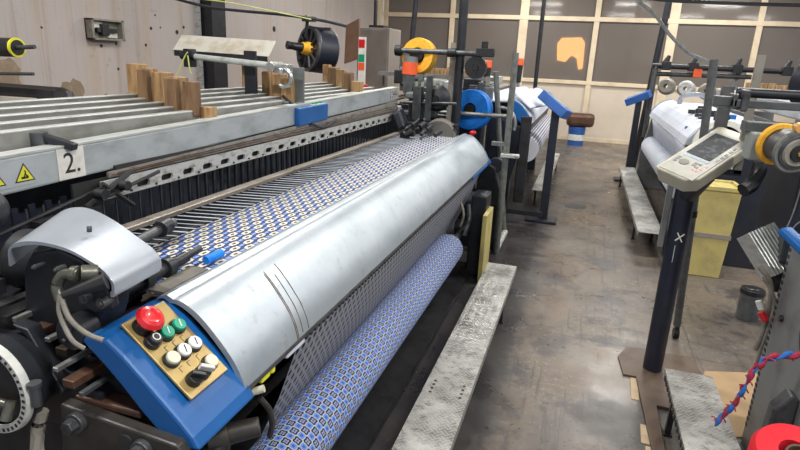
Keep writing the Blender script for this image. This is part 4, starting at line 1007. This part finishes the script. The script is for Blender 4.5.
for (x, y, z, lb) in ((-1.02, 6.2, 1.68, 'small orange capped feeder right of the black disc spool'), (-.80, 7.2, 1.72, 'small orange capped feeder in front of the middle window mullion')):
    o = thing('signal_lamp', (x, y, z - .1), lb, 'feeder lamp')
    obj('cap', MB().cyl((x, y, z), (x, y, z + .08), .045, .04), 'orange', o, bevel=.01)
    obj('stem', MB().cyl((x, y, z - .2), (x, y, z), .03, .04), 'black_metal', o)
    obj('bracket', MB().cyl((x, y, z - .5), (x, y, z - .2), .02), 'galv', o)
# hazy machine behind the creel
t = thing('yarn_machine', (-1.6, 6.6, 0), 'cluttered grey feeder machine behind the creel posts', 'machine')
random.seed(21)
for i in range(16):
    x = -2.1 + 1.15 * random.random(); y = 5.8 + .25 * random.random(); z = 1.15 + .4 * random.random(); a, c, d = (.06 + .16 * random.random() for _ in range(3))
    obj('housing', MB().box(x, x + a, y, y + c * .5, z, z + d * .7), random.choice(['grey_green', 'mid_iron', 'perf', 'dark_iron', 'grey_paint']), t, bevel=.01)
for i in range(8):
    x = -2.0 + 1.1 * random.random(); z = 1.25 + .4 * random.random()
    obj('rod', MB().cyl((x, 5.85, z), (x + .1 + .3 * random.random(), 6.1, z + .1 * random.random()), .012), random.choice(['steel', 'mid_iron']), t)
obj('body', MB().box(-2.3, -.95, 5.8, 6.15, 0, 1.2), 'black_metal', t, bevel=.02)
obj('upper_rail', MB().box(-2.2, -.9, 6.1, 6.14, 1.55, 1.59), 'grey_paint', t)

# tall poles up to the roof
for (x0, y0, x1, y1, z1, r, lb) in ((-1.16, 5.45, -1.16, 5.45, CZ, .042, 'thick dark round pole rising behind the blue spool'),
        (-1.97, 6.5, -1.77, 6.5, CZ, .03, 'leaning thin dark pole above the yellow spool'),
        (-.87, 10.6, -.89, 10.6, CZ, .035, 'thin black pole before the middle window panes'),
        (.93, 10.6, 1.16, 10.6, CZ, .05, 'dark slender pole above the far right loom')):
    z0 = 0 if x0 != -1.97 else 1.7
    tag(obj('pole', MB().cyl((x0, y0, z0), (x1, y1, z1), r, n=16), 'black_metal'), lb, 'pole')
# cabinet, board and label strip, feeder wheel on the wall side
t = thing('cabinet', (-3.3, 9.2, 0), 'brown grey tall cabinet at the end of the left wall', 'cabinet')
obj('body', MB().box(-3.62, -3.08, 9.0, 9.6, 0, 2.18), 'cabinet', t, bevel=.01)
obj('door', MB().box(-3.60, -3.1, 8.98, 9.0, .1, 2.15), 'cabinet', t, bevel=.004)
obj('door_handle', MB().box(-3.15, -3.13, 8.95, 8.98, 1.3, 1.5), 'mid_iron', t)
tag(obj('clutter_tray', MB().box(-3.45, -3.2, 9.05, 9.3, 2.18, 2.22).cyl((-3.38, 9.15, 2.22), (-3.38, 9.15, 2.6), .03), 'black_metal'), 'black tray and stub resting on top of the brown cabinet', 'tray')
tag(obj('plywood_board', MB().prism([(-3.42, 1.62), (-3.40, 2.15), (-3.2, 2.25), (-3.2, 1.7)], 8.0, 8.05), 'board'), 'dark brown plywood board hanging left of the cabinet', 'board')
t = thing('marker_strip', (-2.75, 7.0, 1.3), 'white strip with red green and orange bands by the cabinet', 'marker')
obj('strip', MB().box(-2.8, -2.71, 7.0, 7.04, .0, 1.97), 'paper', t)
for z0, z1, mt in ((1.84, 1.94, 'red'), (1.67, 1.76, 'green'), (1.57, 1.66, 'orange')):
    obj('band', MB().box(-2.795, -2.715, 6.995, 7.0, z0, z1), mt, t)
t = thing('yarn_accumulator', (-2.8, 6.0, 1.4), 'large black round yarn accumulator with yellow collar by the wall', 'yarn feeder')
obj('drum', MB().cyl((-2.98, 6.0, 1.79), (-2.84, 6.2, 1.77), .245, n=44), 'navy_metal', t, bevel=.02)
rg = MB(); ax = Vector((.2, .3, -.04)).normalized(); c0 = Vector((-2.98, 6.0, 1.79))
rg.lathe([(.21, -.03), (.245, -.03), (.245, 0), (.21, 0), (.21, -.03)], c0, ax, 40)
s1 = ax.cross(Vector((0, 0, 1))).normalized(); s2 = ax.cross(s1)
for k in range(10):
    a = k * PI / 5; rg.cyl(c0 - ax * .02 + (s1 * math.cos(a) + s2 * math.sin(a)) * .07, c0 - ax * .02 + (s1 * math.cos(a) + s2 * math.sin(a)) * .215, .012, n=6)
obj('spokes', rg, 'mid_iron', t)
obj('collar', MB().cyl(c0 - ax * .1, c0, .06, .08, 28), 'yellow_yarn', t, bevel=.008)
obj('nose', MB().cyl(c0 - ax * .22, c0 - ax * .1, .04, .05, 24).cyl(c0 - ax * .28, c0 - ax * .22, .045, .04, 24), 'black', t, bevel=.006)
obj('arm', MB().tube([c0 + Vector((-.0, -.1, .12)), c0 + Vector((.02, -.1, .28)), c0 + Vector((.0, -.1, .34))], .018).box(-3.0, -2.86, 5.85, 5.92, 2.07, 2.12).box(-2.92, -2.72, 5.95, 6.0, 1.99, 2.02), 'black_metal', t)
obj('leg_post', MB().cyl((-2.75, 6.1, 0), (-2.75, 6.1, 1.5), .03), 'dark_iron', t)
tag(obj('red_crate', MB().box(-2.75, -2.5, 6.35, 6.6, 0, 1.42), 'red', bevel=.01), 'red crate showing low behind the wooden blocks', 'crate')

# left edge: black rollers sticking in from the left
t = thing('roller_rack', (-2.8, 2.3, 1.4), 'black foam roller with yellow ring at the left edge', 'roller')
obj('roller', MB().cyl((-3.3, 2.2, 1.70), (-2.67, 2.2, 1.71), .045, n=28), 'black', t, bevel=.01)
obj('yellow_ring', MB().cyl((-2.67, 2.2, 1.71), (-2.66, 2.2, 1.71), .046, n=28), 'yellow_sign', t)
obj('roller_end', MB().cyl((-2.662, 2.2, 1.71), (-2.657, 2.2, 1.71), .036, n=28), 'black', t)
obj('shaft', MB().cyl((-2.66, 2.2, 1.71), (-2.55, 2.2, 1.718), .01), 'mid_iron', t)
obj('lower_rod', MB().cyl((-3.3, 2.2, 1.56), (-2.58, 2.2, 1.59), .008), 'mid_iron', t)
obj('stand', MB().box(-3.36, -3.28, 2.16, 2.24, 0, 1.75), 'dark_iron', t)
t = thing('machine_seat', (-2.7, 2.35, 1.2), 'black padded pad and grey roller behind the heald frames', 'pad')
obj('pad', MB().box(-3.2, -2.54, 2.3, 2.42, 1.38, 1.52), 'black', t, bevel=.05)
obj('grey_roller', MB().cyl((-3.2, 2.2, 1.42), (-2.58, 2.2, 1.43), .045), 'tan', t, bevel=.02)
obj('post', MB().box(-3.2, -3.13, 2.3, 2.4, 0, 1.5), 'dark_iron', t)

# cables across the wall
tag(obj('hanging_cable', MB().tube([(-3.3, 4.0, 2.14), (-2.9, 4.0, 2.06), (-2.65, 4.0, 2.035), (-2.2, 4.0, 2.01), (-1.9, 4.0, 1.98), (-1.7, 4.0, 1.945)], .011), 'cable_black'), 'dark blue black cable sagging across the left wall', 'cable')
tag(obj('yellow_string', MB().tube([(-3.4, 3.95, 2.13), (-2.7, 3.95, 2.09), (-2.2, 3.95, 2.02), (-1.95, 3.95, 1.98)], .004, 5), 'string'), 'thin yellow string stretched beside the dark hanging cable', 'string')
tag(obj('string_knot', MB().tube([(-2.37, 3.1, 1.72), (-2.40, 3.1, 1.68), (-2.44, 3.08, 1.58)], .004, 5).tube([(-2.37, 3.1, 1.70), (-2.36, 3.1, 1.62), (-2.33, 3.08, 1.59)], .004, 5), 'string'), 'yellow green string tied on the cross tube joint', 'string')
tag(obj('conduit_tube', MB().tube([(.2, 9.0, 2.95), (.51, 9.0, 2.65), (.76, 9.0, 2.46), (1.02, 9.0, 2.18), (1.28, 9.0, 1.98), (1.52, 9.0, 1.88), (1.6, 9.0, 1.8)], .024), 'galv'), 'grey flexible conduit curving down to the far yarn rail', 'conduit')
tag(obj('hanging_cable', MB().tube([(-.5, 9.0, 2.78), (.79, 9.0, 2.66), (1.29, 9.0, 2.64), (2.46, 9.0, 2.62), (4.4, 9.0, 2.65)], .024), 'cable_black'), 'black cable crossing high before the right windows', 'cable')

# things beyond the glass
t = thing('stacked_parcels', (-2.6, 16.5, 0), 'dark blue drape and boxes behind the left window panes', 'drape')
obj('drape', MB().box(-4.3, -1.95, 16.6, 16.9, 0, 2.25), 'curtain', t, bevel=.05)
obj('parcel', MB().box(-3.1, -2.1, 16.5, 16.9, 2.27, 2.62), 'cardboard', t, bevel=.03)
obj('parcel', MB().box(-4.1, -3.2, 16.5, 16.9, 2.27, 2.7), 'brownboard', t, bevel=.03)
struct('wall_far', MB().box(-8, 10, 23, 23.2, 0, CZ), 'cabinet')
dw = MB().prism([(-1.2, 1.9), (-1.26, 2.5), (-1.12, 2.7), (-.42, 2.74), (-.28, 2.55), (-.25, 1.65), (-.4, 1.6), (-.5, 1.98), (-.7, 2.1), (-.9, 1.85)], 22.93, 22.99)  # glowing outline beyond the glass imitates the reflection of an open door
tag(obj('reflection_shape', dw, 'emissive'), 'orange sunlit shape imitating a door reflection in the middle window pane', 'opening')
t = thing('yarn_sack', (-.05, 13.7, 0), 'dark sack of scraps on a blue and white bin by the back wall', 'sack')
obj('bin', MB().cyl((-.1, 13.7, 0), (-.1, 13.7, .42), .17, .19, 24), 'blue_pad', t)
obj('band', MB().cyl((-.1, 13.7, .12), (-.1, 13.7, .25), .188, .189, 24), 'paper', t)
obj('sack', MB().box(-.35, .25, 13.5, 13.9, .43, .72), 'rust', t, bevel=.08)

for o in list(COL.objects):
    if o.parent is None:
        g = {'step_platform': 'tread-plate steps along the aisle', 'weaving_loom': 'rapier looms in the hall', 'pad_stand': 'blue control pads on black posts',
             'signal_lamp': 'orange capped feeders', 'pole': 'tall dark poles', 'yarn_spool': 'yarn spools around the looms'}.get(o.name.split('.')[0])
        if g: o['group'] = g
# ------------------------------------------------------------------ world
w = bpy.data.worlds.new('world'); S.world = w; w.use_nodes = True
w.node_tree.nodes['Background'].inputs[0].default_value = (.8, .87, 1, 1); w.node_tree.nodes['Background'].inputs[1].default_value = .5
S.view_settings.view_transform = 'Standard'; S.view_settings.look = 'None'; S.view_settings.gamma = 1; S.view_settings.exposure = 0.35
S.view_settings.use_curve_mapping = False
